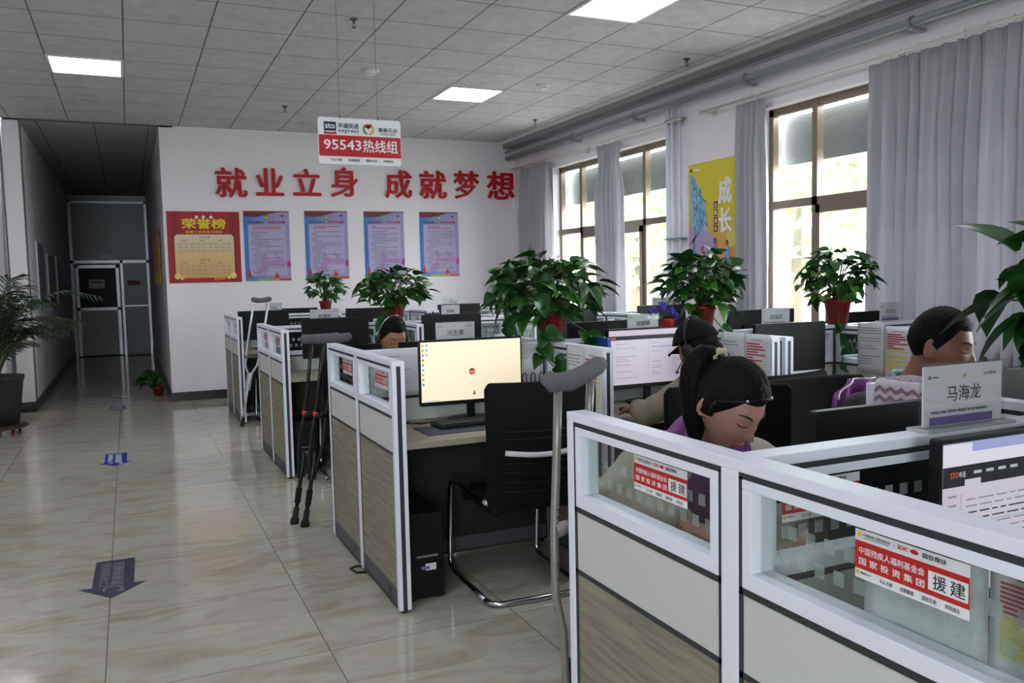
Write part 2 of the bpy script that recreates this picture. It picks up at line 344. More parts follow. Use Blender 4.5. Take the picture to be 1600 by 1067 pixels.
# ------------------------------------------------------------------ ceiling things
M_LIGHT = emit_mat('light_diffuser', '#f4f4ff', 12)
for i, (x0, y0, lb) in enumerate(((-.534, 8.17, 'square ceiling light panel left, above the corridor side'), (3.066, 8.17, 'square ceiling light panel farther off, in the middle of the ceiling'), (3.066, 5.07, 'square ceiling light panel nearest, cut by the top edge'),
        (-.534, 5.07, 'ceiling light panel over the aisle, outside the view'), (-.534, 1.97, 'ceiling light panel over the camera, outside the view'), (3.066, 1.97, 'ceiling light panel over the nearest desks, outside the view'))):
    t = thing('ceiling_light', lb, 'light', (x0+.3, y0+.31, CEIL), 0, 'ceiling light panels')
    f = MB()
    for a, b in (((-.3, -.31), (.3, -.285)), ((-.3, .285), (.3, .31)), ((-.3, -.285), (-.275, .285)), ((.275, -.285), (.3, .285))): f.box((*a, -.012), (*b, 0), M_ALU2)
    f.build('light_frame', t); f = MB(); f.box((-.275, -.285, -.009), (.275, .285, -.002), M_LIGHT); f.build('diffuser', t)
for i, (x, y, lb) in enumerate(((1.636, 6.363, 'pendent sprinkler head above the hanging sign, nearest one'), (1.683, 9.697, 'pendent sprinkler head near the far wall above the slogan'), (4.724, 6.482, 'pendent sprinkler head near the window side'), (4.695, 9.569, 'small sprinkler head in the far right of the ceiling'))):
    t = thing('sprinkler', lb, 'sprinkler', (x, y, CEIL), 0, 'ceiling sprinklers'); b = MB(); mm = mat('brass', '#5c5547', .4, .6)
    b.lathe([(.032, 0), (.032, -.006), (.01, -.01), (.01, -.03)], mm, n=14); b.build('escutcheon', t, True)
    b = MB(); b.tube([(-.004, 0, -.028), (-.014, 0, -.045), (0, 0, -.06)], .003, mm, 6); b.tube([(.004, 0, -.028), (.014, 0, -.045), (0, 0, -.06)], .003, mm, 6); b.lathe([(.018, -.06), (.018, -.064)], mm, n=12); b.build('deflector', t)
for x, y, lb in ((2.158, 7.825, 'round white smoke detector beside the hanging sign cable'), (3.951, 7.845, 'round white smoke detector right of the middle light')):
    t = thing('smoke_detector', lb, 'smoke detector', (x, y, CEIL), 0, 'smoke detectors'); b = MB()
    b.lathe([(.075, 0), (.075, -.012), (.06, -.016)], M_WHITE); b.build('base', t, True); b = MB(); b.lathe([(.05, -.016), (.05, -.03), (.035, -.042), (0.001, -.044)], M_WHITE); b.build('sensor_head', t, True)

# pipes on the window wall
t = thing('sprinkler_pipe', 'long grey pipe running along the window wall under the ceiling', 'pipe', (5.08, 0, 3.16))
b = MB(); b.tube([(0, YB, 0), (0, YN, 0)], .032, M_PIPE, 12); b.build('pipe', t, True)
for y in (2.2, 4.35, 6.1, 7.9, 9.3):
    b = MB(); b.box((-.02, y-.02, -.055), (.116, y+.02, -.035), M_PIPE); b.tube([(0, y-.01, 0), (0, y+.01, 0)], .045, M_PIPE, 12); b.build('bracket', t)
b = MB(); b.tube([(-.02, YB, .09), (-.02, YN, .09)], .012, M_PIPE, 8); b.build('conduit', t, True)
t = thing('riser_pipe', 'vertical grey pipes between the far window and the yellow poster', 'pipe', (5.13, 7.33, 0))
for y, r, z in ((.04, .024, 3.13), (-.04, .018, 3.13), (-.16, .012, 3.1)):
    b = MB(); b.tube([(0, y, .1), (0, y, z)], r, M_ALU2, 10); b.build('pipe', t, True)
for z in (1.8, 3.0): b = MB(); b.box((-.03, -.2, z), (.06, .07, z+.015), M_PIPE); b.build('bracket', t)

# curtain rods + curtains
def rod(y0, y1, lb):
    t = thing('curtain_rod', lb, 'curtain rod', (5.1, y0, 2.99), 0, 'curtain rods'); b = MB(); b.tube([(0, 0, 0), (0, y1-y0, 0)], .011, M_RODS, 8); b.build('rod', t, True)
    for y in (0, y1-y0):
        b = MB(); b.ball((0, y, 0), (.02, .028, .02), M_RODS, 10, 8); b.build('finial', t, True)
    k = max(2, int((y1-y0)/1.8)+1)
    for i in range(k):
        y = .1+(y1-y0-.2)*i/(k-1); b = MB(); b.box((-.012, y-.012, -.02), (.1, y+.012, -.008), M_RODS); b.box((.088, y-.03, -.05), (.1, y+.03, .03), M_RODS); b.build('bracket', t)
    return t
rod(7.12, 11.15, 'white curtain rod over the far window'); rod(2.3, 6.78, 'white curtain rod over the nearer window'); rod(-1.2, 2.2, 'white curtain rod over the nearest window, outside the view')
def curtain(y0, y1, lb, amp=.045, n=None, seed=0, ztop=2.95, squash=0):
    t = thing('curtain', lb, 'curtain', (5.1, y0, 0), 0, 'grey window curtains'); L = y1-y0; n = n or max(4, int(L/.085)); rnd = random.Random(seed)
    ph = [rnd.uniform(-.5, .5) for _ in range(40)]
    def fn(u, v):
        z = .12+(ztop-.12)*v; w = 1-v
        y = u*L + .02*math.sin(7*u+seed)*w + squash*(u-.5)*L*(-math.sin(min(1, (1-v)*6)*PI))*.3
        ah = amp*(.45+.55*min(1, w*5))
        k = u*n; i = int(min(k, n-1)); x = ah*math.sin(2*PI*(k+.25*math.sin(k*1.7+seed))+ph[i % 40]*.0)+.018*noise.noise(V((u*9, z*1.2, seed)))
        x += .012*math.sin(2*PI*k*2.3+z*1.5)*(1-w*.6)
        return (x-.01, y, z)
    b = MB(); b.grid(fn, max(24, n*9), 26, M_CURT); o = b.build('cloth', t, True)
    md = o.modifiers.new('thick', 'SOLIDIFY'); md.thickness = .003
    k = max(3, int(L/.16))
    for i in range(k):
        b = MB()
        y = L*(i+.5)/k; pts = [(.019*math.cos(a*PI/5), y+.002*math.sin(a), .04+.019*math.sin(a*PI/5)+ztop-.04+.04) for a in range(11)]
        b.tube(pts, .0025, M_RODS, 5, hint=(0, 1, 0)); b.tube([(0, y, ztop-.02), (0, y, ztop+.022)], .003, M_RODS, 5); b.build('curtain_ring', t)
    return t
curtain(10.0, 10.85, 'grey curtain gathered in the far corner beside the white wall', seed=1)
curtain(8.22, 8.72, 'grey curtain hanging in the middle of the far window', seed=2, squash=.8)
curtain(5.86, 6.22, 'grey curtain between the yellow poster and the nearer window', seed=3)
curtain(2.5, 4.72, 'wide drawn grey curtain at the right edge of the view', seed=4, n=19)
curtain(-1.0, .2, 'grey curtain at the nearest window, outside the view', seed=5)

# ------------------------------------------------------------------ outside
m = MB(); m.box((5.6, -30, -.4), (60, 60, -.3), mat('pale_concrete', '#a9a9a2', .9, var=.1)); struct('ground', m)
def blob_tree(x, y, h, r, lb, seed):
    t = thing('tree', lb, 'tree', (x, y, -.3)); b = MB(); b.tube([(0, 0, 0), (.05, .02, h*.4), (.1, 0, h*.75)], [.16, .12, .06], mat('bark', '#5e5548', .9), 8); b.build('trunk', t, True)
    b = MB(); rnd = random.Random(seed); M1 = mat('outdoor_foliage', '#8fa870', .8, var=.15, vscale=2)
    for i in range(620):
        d = V((rnd.gauss(0, 1), rnd.gauss(0, 1), rnd.gauss(0, 1))).normalized(); q = d*r*rnd.uniform(.55, 1); q.z = q.z*.8+h*.72
        a = V((rnd.gauss(0, 1), rnd.gauss(0, 1), rnd.gauss(0, 1))).normalized(); c = a.cross(d).normalized(); s = rnd.uniform(.12, .24)
        b.add([q-a*s, q+c*s*.6, q+a*s, q-c*s*.6], [(0, 1, 2, 3)], M1)
    b.build('crown', t)
for i, (x, y, h, r) in enumerate(((12.5, 13.5, 4.2, 1.9), (14, 9.6, 4.6, 2.1), (11.5, 18, 4.0, 1.8), (16, 24, 5, 2.4), (12, 5.5, 4.2, 2.0))):
    blob_tree(x, y, h, r, ['leafy green tree seen through the far window, centre', 'leafy green tree seen through the nearer window, left part', 'leafy tree left in the far window behind the plant', 'distant tree beyond the other ones outside', 'leafy tree behind the curtained window'][i], i)
b = MB()
for i in range(160): b.box((18, 2+i*.25, -.3), (18.04, 2.06+i*.25, 1.9), mat('white_fence', '#c9c9c4', .6))
b.box((17.98, 2, 1.75), (18.06, 42, 1.85), MATS['white_fence']); b.box((17.98, 2, -.1), (18.06, 42, 0), MATS['white_fence'])
tag(b.build('fence'), 'pale railing fence outside behind the trees', 'fence')
t = thing('building', 'pale low building with brownish roof edge outside the far window', 'building', (24, 40, -.3))
b = MB(); b.box((-2, -14, 0), (6, 14, 4.6), mat('pale_plaster', '#c9bfb2', .8)); b.build('wall', t); b = MB(); b.box((-2.5, -14.5, 4.6), (6.5, 14.5, 5.1), mat('roof_brown', '#9a6a55', .8)); b.build('roof', t)
for i in range(6):
    b = MB(); b.box((-2.06, -12+i*4, 1.2), (-2.0, -10.2+i*4, 3), mat('dark_window', '#4c565c', .2)); b.build('window', t)

# ------------------------------------------------------------------ wall lettering and posters
FW = YN
def wallframe(x, z, y=FW): return frame((x, y, z), (1, 0, 0), (0, 0, 1))
chars = [('就', 336, 386, 262, 309), ('业', 399, 443, 263, 306), ('立', 457, 501, 264, 306), ('身', 516, 559, 262, 308), ('成', 601, 643, 266, 310), ('就', 655, 697, 267, 311), ('梦', 708, 748, 267, 311), ('想', 760, 803, 268, 312)]
def unproj_y(px, py, Y):
    d = _f+_r*((px-800)/FPX)-_u*((py-533.5)/FPX); t = Y/d.y; return V((d.x*t, Y, CAMZ+d.z*t))
for i, (c, x0, x1, y0, y1) in enumerate(chars):
    p = unproj_y(x0, (y0+y1)/2, FW); q = unproj_y(x1, (y0+y1)/2, FW); a = unproj_y((x0+x1)/2, y0, FW); bb = unproj_y((x0+x1)/2, y1, FW)
    b = MB(); w = q.x-p.x; h = a.z-bb.z
    b.text(c, M_REDL, frame((0, 0, 0), (1, 0, 0), (0, 0, 1)), 0, 0, w, h, z=.004, bold=.022, ext=.035)
    o = b.build('letter_character', loc=(p.x, FW, bb.z))
    tag(o, ['red raised character at the left end of the wall slogan', 'red raised character second in the wall slogan', 'red raised character third in the wall slogan, below the hanging sign edge', 'red raised character fourth in the wall slogan, under the hanging sign', 'red raised character fifth in the wall slogan, after the gap', 'red raised character sixth in the wall slogan', 'red raised character seventh in the wall slogan', 'red raised character at the right end of the wall slogan'][i], 'letter', 'raised characters of the wall slogan')
def ramp_mat(name, axis, stops, rough=.55):
    m = bpy.data.materials.new(name); m.use_nodes = True; nt = m.node_tree; b = nt.nodes['Principled BSDF']
    tc = N(nt, 'ShaderNodeTexCoord'); sp = N(nt, 'ShaderNodeSeparateXYZ'); nt.links.new(tc.outputs['Generated'], sp.inputs[0])
    r = N(nt, 'ShaderNodeValToRGB'); e = r.color_ramp.elements
    while len(e) < len(stops): e.new(.5)
    for q, (p, c) in zip(e, stops): q.position = p; q.color = lin(c)
    nt.links.new(sp.outputs[axis], r.inputs[0]); nt.links.new(r.outputs[0], b.inputs['Base Color']); b.inputs['Roughness'].default_value = rough
    return m
def bars(b, X, x, y, w, h, rows, m, z, seed, t=.35, indent=True, lo=.5):
    rnd = random.Random(seed)
    for i in range(rows):
        yy = y+h-(i+.7)*h/rows; full = rnd.random() < .6; ww = w*(1 if full else rnd.uniform(.15, .6)); xx = x+(w*.1 if (indent and full) else 0)
        e = xx+ww-(w*.1 if (indent and full) else 0)
        while xx < e-.002:
            l = min(rnd.uniform(.05, .22)*w, e-xx); b.rect(xx, yy, l, h/rows*t, m, X, z); xx += l+w*.015
# honour roll poster
t = thing('honor_roll_poster', 'large red and gold honour roll poster on the far wall', 'poster', (.475, FW-.001, 1.47)); X = frame((0, 0, 0), (1, 0, 0), (0, 0, 1))
pw, ph = .86, .885
b = MB(); b.box((0, -.006, 0), (pw, 0, ph), ramp_mat('poster_red', 0, [(0, '#9c1018'), (.12, '#7c0a14'), (.2, '#a31019'), (.8, '#a31019'), (.9, '#7c0a14'), (1, '#9c1018')])); b.build('poster_sheet', t)
b = MB(); b.poly([(.08, .06), (.78, .06), (.78, .57), (.75, .6), (.11, .6), (.08, .57)], ramp_mat('poster_cream', 1, [(0, '#d8ab68'), (.5, '#dcb984'), (1, '#d9ccb4')]), frame((0, 0, 0), (1, 0, 0), (0, 0, 1)), .008); o = b.build('list_field', t)
b.mats  # cream gradient runs over the field
o.data.materials[0] = ramp_mat('poster_cream_v', 2, [(0, '#cf9f5c'), (.5, '#d3b07c'), (1, '#d2c7b0')])
b = MB(); b.text('荣誉榜', M_YEL, X, .17, .67, .52, .13, .009, .035); b.text('集善之星季度光荣榜', M_GOLD, X, .21, .615, .44, .035, .009, .03); b.build('heading', t)
b = MB()
for k, yb in enumerate((.36, .08)):
    b.text('杰出之星' if k else '杰出之星', M_RED, X, .37, yb+.195, .12, .022, .009, .02)
    for j in range(5):
        b.rect(.11, yb+.185-j*.042, .64, .0015, M_GREYINK, X, .009)
    for j in range(4):
        for q in range(9 if j else 3):
            ww = .64/(9 if j else 3); b.rect(.11+ww*(q+.2), yb+.158-j*.042, ww*.6 if j else ww*.3, .008, M_GREYINK, X, .009)
            if q: b.rect(.11+ww*q, yb+.143-j*.042, .001, .042, M_GREYINK, X, .009)
b.build('name_table', o)
b = MB()
for x, r in ((.1, .038), (.15, .02), (.76, .038), (.705, .02)): b = MB(); b.disc(x, .085 if r > .03 else .06, r, mat('cream_balloon', '#d8c778', .5), X, .0095); b.build('printed_balloon', t)
for x in (.35, .43, .52): b = MB(); b.disc(x, .815, .02, M_WHITE, X, .0085); b.build('printed_flower', t)
b = MB(); b.disc(.55, .045, .02, M_GOLD, X, .009, r2=.012); b.rect(.58, .04, .08, .012, M_GOLD, X, .009); b.build('emblem', t)
# four rule posters
M_PB = ramp_mat('poster_blue_violet', 0, [(0, '#236cb8'), (.15, '#3f76b8'), (.5, '#7f84b8'), (1, '#988cb4')]); M_PF = mat('poster_field', '#a79dc0', .55); M_PK = mat('poster_mauve', '#a87fb4', .4); M_MAG = mat('magenta_print', '#a82a7c', .4)
for i, (x0, x1, zb) in enumerate(((1.385, 1.955, 1.475), (2.155, 2.72, 1.485), (2.945, 3.5, 1.488), (3.73, 4.3, 1.49))):
    t = thing('notice_poster', ['blue and lilac notice poster next to the red honour roll', 'blue and lilac notice poster second from left, above the small pothos', 'blue and lilac notice poster third from left', 'blue and lilac notice poster rightmost, near the window'][i], 'poster', (x0, FW-.002, zb), 0, 'blue notice posters')
    w = x1-x0; h = .895
    b = MB(); b.box((0, -.006, 0), (w, 0, h), M_PB); b.build('poster_sheet', t)
    b = MB(); b.rect(.05, .07, w-.1, .65, M_PF, X, .0075); tf = b.build('text_field', t)
    b = MB(); b.poly([(0, h), (w, h), (w, h-.012), (w*.72, h-.015), (w*.5, h-.05), (w*.25, h-.08), (0, h-.07)], M_DRED, X, .0078); b.build('red_ribbon', t); b = MB()
    for k, c in enumerate(('#3a8f8a', '#7fae3a', '#b4902c', '#c2382c')): b.rect(w*k/4, 0, w/4, .03, mat('strip_%s' % 'abcd'[k], c, .4), X, .0078)
    b.build('colour_strip', t); b = MB(); b.poly([(w-.05, .18), (w, .17), (w, .25), (w-.05, .26)], M_MAG, X, .008)
    b.build('magenta_cuff', t)
    for pp in ([(.02, .05), (.075, .05), (.05, .17)], [(w*.62, .035), (w*.75, .035), (w*.68, .12)]): b = MB(); b.poly(pp, M_RED, X, .0084); b.build('red_figure', t)
    b = MB(); b.poly([(.1, .04), (.25, .1), (.28, .2), (.5, .19), (w-.03, .25), (w-.12, .29), (.38, .36), (.36, .33), (.42, .27), (.3, .27), (.26, .36), (.23, .35), (.22, .22), (.12, .09)], M_PK, X, .0082); b.build('hands_drawing', t)
    b = MB(); b.text('关爱残疾人', M_DRED, X, .055, .735, .2, .035, .0085, .02); b.text('书成正能量', M_RED, X, .3, .735, w-.35, .035, .0085, .02)
    b.disc(w*.5, .81, .03, M_GREEN, X, .0085, 6); b.disc(w*.5, .81, .014, M_YEL, X, .0087, 6)
    b.rect(w*.82, .825, .03, .02, M_NAVY, X, .0085); bars(b, X, .11, .66, w-.22, .045, 2, M_RED, .0088, i+50, .4, False); b.build('heading', t)
    b = MB(); bars(b, X, .085, .1, w-.17, .54, 18, M_GREYINK, .009, i, .3); b.build('body_text', tf)
# yellow poster on the window wall
t = thing('growth_poster', 'tall yellow poster with painted wing on the window wall', 'poster', (WX-.003, 7.1, 1.44)); XP = frame((0, 0, 0), (0, -1, 0), (0, 0, 1))
w, h = .77, 1.09
b = MB(); b.box((-.008, -w, 0), (0, 0, h), ramp_mat('poster_yellow', 2, [(0, '#c07a4a'), (.18, '#c98a50'), (.38, '#c9a64e'), (.55, '#c9b81c'), (1, '#cfc020')])); b.build('poster_sheet', t)
b = MB(); b.text('成', M_WHITE, XP, .47, .66, .2, .26, .0105, .045); b.text('长', M_WHITE, XP, .47, .39, .2, .24, .0105, .045); b.build('title', t)
b = MB()
for k, c in enumerate('主题成长'): b.rect(.4, .63-k*.075, .06, .065, M_DRED, XP, .01); b.text(c, M_WHITE, XP, .41, .64-k*.075, .04, .045, .0108, .02)
b.disc(.045, 1.03, .018, M_RED, XP, .01); b.rect(.08, 1.02, .1, .018, M_WHITE, XP, .01); b.build('caption', t)
b = MB(); rnd = random.Random(3); bl = [mat('wing_%s' % n, c, .5) for n, c in (('teal', '#4f93a8'), ('sky', '#6fa6c8'), ('steel', '#5a7f9c'), ('ice', '#a9c4d4'))]
for i in range(150):
    u = rnd.random(); cx = .06+.2*rnd.random()+.02*u; cy = .95-u*.5; 
    if cx > .12+.32*u: cx = .06+.3*u*rnd.random()
    a = rnd.uniform(-1.9, -1.2)+cx; l = .05+.05*u; b.poly([(cx, cy), (cx+.008*math.cos(a+1.57)+l/2*math.cos(a), cy+.012+l/2*math.sin(a)), (cx+l*math.cos(a), cy+l*math.sin(a)), (cx-.01+l/2*math.cos(a), cy+l/2*math.sin(a))], bl[i % 4], XP, .0095+.00002*i)
b.poly([(.03, 1.0), (.09, .97), (.2, .8), (.3, .55), (.25, .46), (.04, .48)], mat('wing_base', '#7fb0cc', .5), XP, .0093); b.build('wing_painting', t)
b = MB(); b.poly([(0, .0), (.45, 0), (.4, .35), (.2, .5), (0, .45)], mat('mauve_wash', '#a98fb8', .5), XP, .0088)
b.disc(.66, .33, .08, mat('pale_yellow', '#c9bd55', .5), XP, .009)
b.poly([(0, .28), (.12, .4), (.2, .44), (.1, .34)], mat('brown_print', '#6b3a34', .5), XP, .0099); b.poly([(.06, .12), (.12, .12), (.1, .36), (.07, .34)], mat('teal_print', '#3c8f86', .5), XP, .0099)
for x, bc, s in ((.22, '#b02a3a', .8), (.42, '#5f6fb8', 1.1), (.6, '#6aa0cc', 1.0)):
    mm = mat('figure_%d' % int(x*100), bc, .5); b.poly([(x-.035*s, .1), (x+.035*s, .1), (x+.03*s, .2*s+.05), (x-.03*s, .2*s+.05)], mm, XP, .0125); b.disc(x, .23*s+.055, .022*s, mat('figure_head', '#8a5a48', .5), XP, .0127); b.disc(x, .24*s+.06, .02*s, M_INK, XP, .0126)
b.disc(.66, .1, .06, M_NAVY, XP, .0126, r2=.052); b.rect(.58, .02, .05, .14, M_NAVY, XP, .0124); b.build('figures_drawing', t)

# ------------------------------------------------------------------ hanging sign
t = thing('hanging_sign', 'white and red hotline board hanging on two cables', 'sign', (1.25, 5.95, 2.26)); X = frame((0, -.008, 0), (1, 0, 0), (0, 0, 1))
SW, SH = .59, .32
b = MB(); b.rbox((0, -.006, 0), (SW, .006, SH), .02, M_WHITE); b.build('board', t)
b = MB(); b.rect(.003, .055, SW-.006, .145, M_RED, X, 0); b.build('red_band', t)
b = MB(); b.text('95543', M_WHITE, X, .035, .1, .265, .07, .001, .02); b.text('热线组', M_WHITE, X, .31, .088, .255, .09, .001, .02); b.build('hotline_text', t)
b = MB(); b.rect(.04, .228, .085, .062, M_NAVY, X, 0); b.text('sto', M_WHITE, X, .047, .243, .07, .035, .001, .03); b.poly([(.04, .225), (.06, .219), (.1, .219), (.125, .225), (.125, .205), (.04, .205)], M_RED, X, 0)
b.text('申通快递', M_NAVY, X, .14, .248, .145, .038, .001, .015); b.text('express', M_NAVY, X, .14, .212, .145, .028, .001, .01)
b.disc(.355, .25, .042, M_GREEN, X, 0, 12, 2.2, 4.4, .026); b.disc(.355, .25, .042, M_GOLD, X, 0, 12, -1.5, 1.2, .026); b.disc(.345, .272, .014, M_RED, X, .001); b.disc(.363, .273, .013, M_RED, X, .001); b.poly([(.331, .27), (.376, .27), (.353, .248)], M_RED, X, .001)
b.text('集善乐业', M_NAVY, X, .425, .235, .14, .03, .001, .02); b.text('CFDP-LEYE', M_NAVY, X, .44, .214, .11, .014, .001, .02); b.build('logo_print', t)
b = MB()
for k, s in enumerate(('与人为善', '如意顺意', '团结互助', '共同成长')): b.text(s, M_INK, X, .08+k*.125, .022, .08, .018, .001, .02)
b.build('motto_text', t)
for x in (.155, .425):
    b = MB(); b.tube([(x, 0, SH-.01), (x, 0, CEIL-2.26)], .0018, M_GREYINK, 5); b.tube([(x, 0, SH-.015), (x, -.01, SH+.005), (x, 0, SH+.02)], .003, M_INK, 5); b.build('cable', t)

# ------------------------------------------------------------------ corridor
t = thing('corridor_partition', 'grey corrugated metal partition with door at the end of the corridor', 'partition', (-1.05, 19.7, 0))
M_CORR = mat('corrugated_sheet', '#85888c', .45, .3); M_DKG = mat('dark_green_glass', '#0b100f', .4, spec=.15)
b = MB()
for i in range(37): x = .04+i*.04; b.box((x, 0, 2.0), (x+.024, .03, 3.18), M_CORR); b.box((x, .012, 2.0), (x+.04, .03, 3.18), M_CORR)
for i in range(12): x = .99+i*.04; b.box((x, .01, .05), (x+.03, .03, 1.9), M_CORR); 
b.box((.98, .02, .05), (1.49, .03, 1.95), M_CORR); b.build('corrugated_panel', t)
b = MB()
for a, c in (((.0, 0), (.06, 3.22)), ((1.44, 0), (1.49, 3.22)), ((.93, 0), (.98, 2.0))): b.box((a[0], -.02, a[1]), (c[0], .05, c[1]), M_ALU)
b.box((0, -.02, 1.94), (1.49, .05, 2.0), M_ALU); b.box((0, -.02, 3.18), (1.49, .05, 3.22), M_ALU); b.box((.98, -.02, 1.02), (1.45, .04, 1.05), M_ALU); b.build('door_frame', t)
d = MB(); d.box((.08, -.03, .02), (.14, .02, 1.9), M_ALU); d.box((.84, -.03, .02), (.9, .02, 1.9), M_ALU); d.box((.08, -.03, 1.84), (.9, .02, 1.9), M_ALU); d.box((.08, -.03, .96), (.9, .02, 1.02), M_ALU); d.box((.14, -.01, .02), (.84, .01, .98), M_PANEL); d = d.build('door', t)
b = MB(); b.box((.14, -.01, 1.02), (.84, 0, 1.84), M_DKG); b.build('dark_glass', d); b = MB(); b.ball((.86, -.05, 1.0), .025, M_BRONZE, 10, 8); b.build('door_knob', d, True)
b = MB(); b.box((.32, -.016, 1.42), (.62, -.011, 1.6), M_PANEL); b.rect(.36, 1.53, .22, .03, M_BLUE, frame((0, -.0165, 0), (1, 0, 0), (0, 0, 1)), .001); b.build('door_notice', d)
b = MB(); b.box((1.05, -.03, 1.47), (1.3, -.022, 1.57), M_DRED); b.build('plaque', t)
o = MB(); o.box((0, -.03, 0), (.3, .0, .12), M_GREEN); o = o.build('exit_sign', loc=(-.53, 19.66, 2.02)); tag(o, 'dim green exit sign above the corridor door', 'sign')
o.data.materials[0] = mat('dim_exit_green', '#1c3a30', .3)
# boards on the corridor's left wall, pennants on the right
for k, (y, z, w_, h_) in enumerate(((12.4, 1.15, .9, .9), (13.9, 1.2, 1.2, .75), (15.6, 1.2, 1.0, .75))):
    b = MB(); b.box((0, 0, 0), (.02, w_, h_), M_ALU); tt = b.build('notice_board', loc=(-1.047, y, z)); tag(tt, ['framed notice board first on the left corridor wall', 'framed notice board middle on the left corridor wall', 'framed notice board deepest on the left corridor wall'][k], 'notice board', 'corridor notice boards')
    b = MB(); b.box((.02, .03, .03), (.023, w_-.03, h_-.03), mat('board_grey', '#6d7276', .4)); b.build('board_face', tt)
for k in range(3):
    b = MB(); b.tube([(0, 0, 0), (.0, .12, -.05), (0, .12, -.5), (0, .0, -.62), (0, -.12, -.5), (0, -.12, -.05)], .01, M_GOLD, 5); tt = b.build('pennant', loc=(.415, 12.6+k*1.1, 2.2)); b = MB(); b.box((-.004, -.13, -.55), (.004, .13, 0), M_DRED); b.build('cloth', tt)
    b = MB()
    for j in range(9): b.tube([(0, -.12+j*.03, -.55), (0, -.12+j*.03, -.72)], .006, M_GOLD, 4)
    b.build('fringe', tt)
    tag(tt, ['red award pennant with gold fringe nearest on the right corridor wall', 'red award pennant with gold fringe second on the right corridor wall', 'red award pennant with gold fringe deepest on the right corridor wall'][k], 'pennant', 'award pennants')
# door frame at the left
m = MB(); m.box((-1.42, YN+.05, 0), (-1.33, YN+.1, 2.1), M_WHITE); m.box((-2.4, YN+.05, 2.02), (-1.33, YN+.1, 2.1), M_WHITE); m.box((-2.4, YN+.05, 0), (-2.31, YN+.1, 2.1), M_WHITE); m.box((-2.31, YN+.08, 0), (-1.42, YN+.1, 2.02), M_DRED); struct('door_1', m)
b = MB(); b.box((0, -.01, 0), (.32, 0, .1), M_WHITE); b.text('办公室', M_RED, frame((0, -.011, 0), (1, 0, 0), (0, 0, 1)), .05, .02, .22, .06, 0); o = b.build('door_sign', loc=(-1.75, YN+.09, 2.14)); tag(o, 'small sign with red writing over the left doorway', 'sign')
b = MB(); b.tube([(0, 0, .3), (0, 0, CEIL)], .02, M_PIPE, 8); o = b.build('drain_pipe', loc=(-1.25, YN+.03, 0), smooth=True); tag(o, 'thin vertical grey pipe beside the left pier', 'pipe')

# ------------------------------------------------------------------ floor arrows
def arrow(x, y, w, L, mm, lb, tilt=0, worn=True):
    t = thing('floor_arrow', lb, 'floor sticker', (x, y, .0), tilt, 'floor arrows'); b = MB(); bw = w*.31
    b.prism([(0, 0), (w/2, L*.31), (bw, L*.31), (bw, L), (-bw, L), (-bw, L*.31), (-w/2, L*.31)], .0012, mm); b.build('arrow_sheet', t)
    b = MB(); X = frame((0, 0, .0013), (0, -1, 0), (1, 0, 0)); mk = mat('worn_white', '#77757c', .4) if worn else M_WHITE
    b.text('无障碍通道', mk, X, -L*.93, -.01, L*.62, .055, .0004, .01); b.text('无障碍出口', mk, X, -L*.93, .055-.12, L*.62, .045, .0004, .01)
    b.disc(-L*.22, 0, .045, mk, X, .0004, 16, .5, 5.4, .034); b.disc(-L*.17, .04, .014, mk, X, .0004); b.build('print', t)
arrow(-.14, 4.27, .30, .60, mat('faded_navy', '#34334a', .3), 'faded grey-blue arrow sticker on the floor, nearest', -.02)
arrow(-.16, 7.46, .27, .58, mat('arrow_blue', '#24308a', .3), 'bright blue arrow sticker on the floor, middle of three', 0, False)
arrow(-.175, 10.87, .27, .4, MATS['arrow_blue'], 'blue arrow sticker on the floor at the corridor mouth', 0, False)

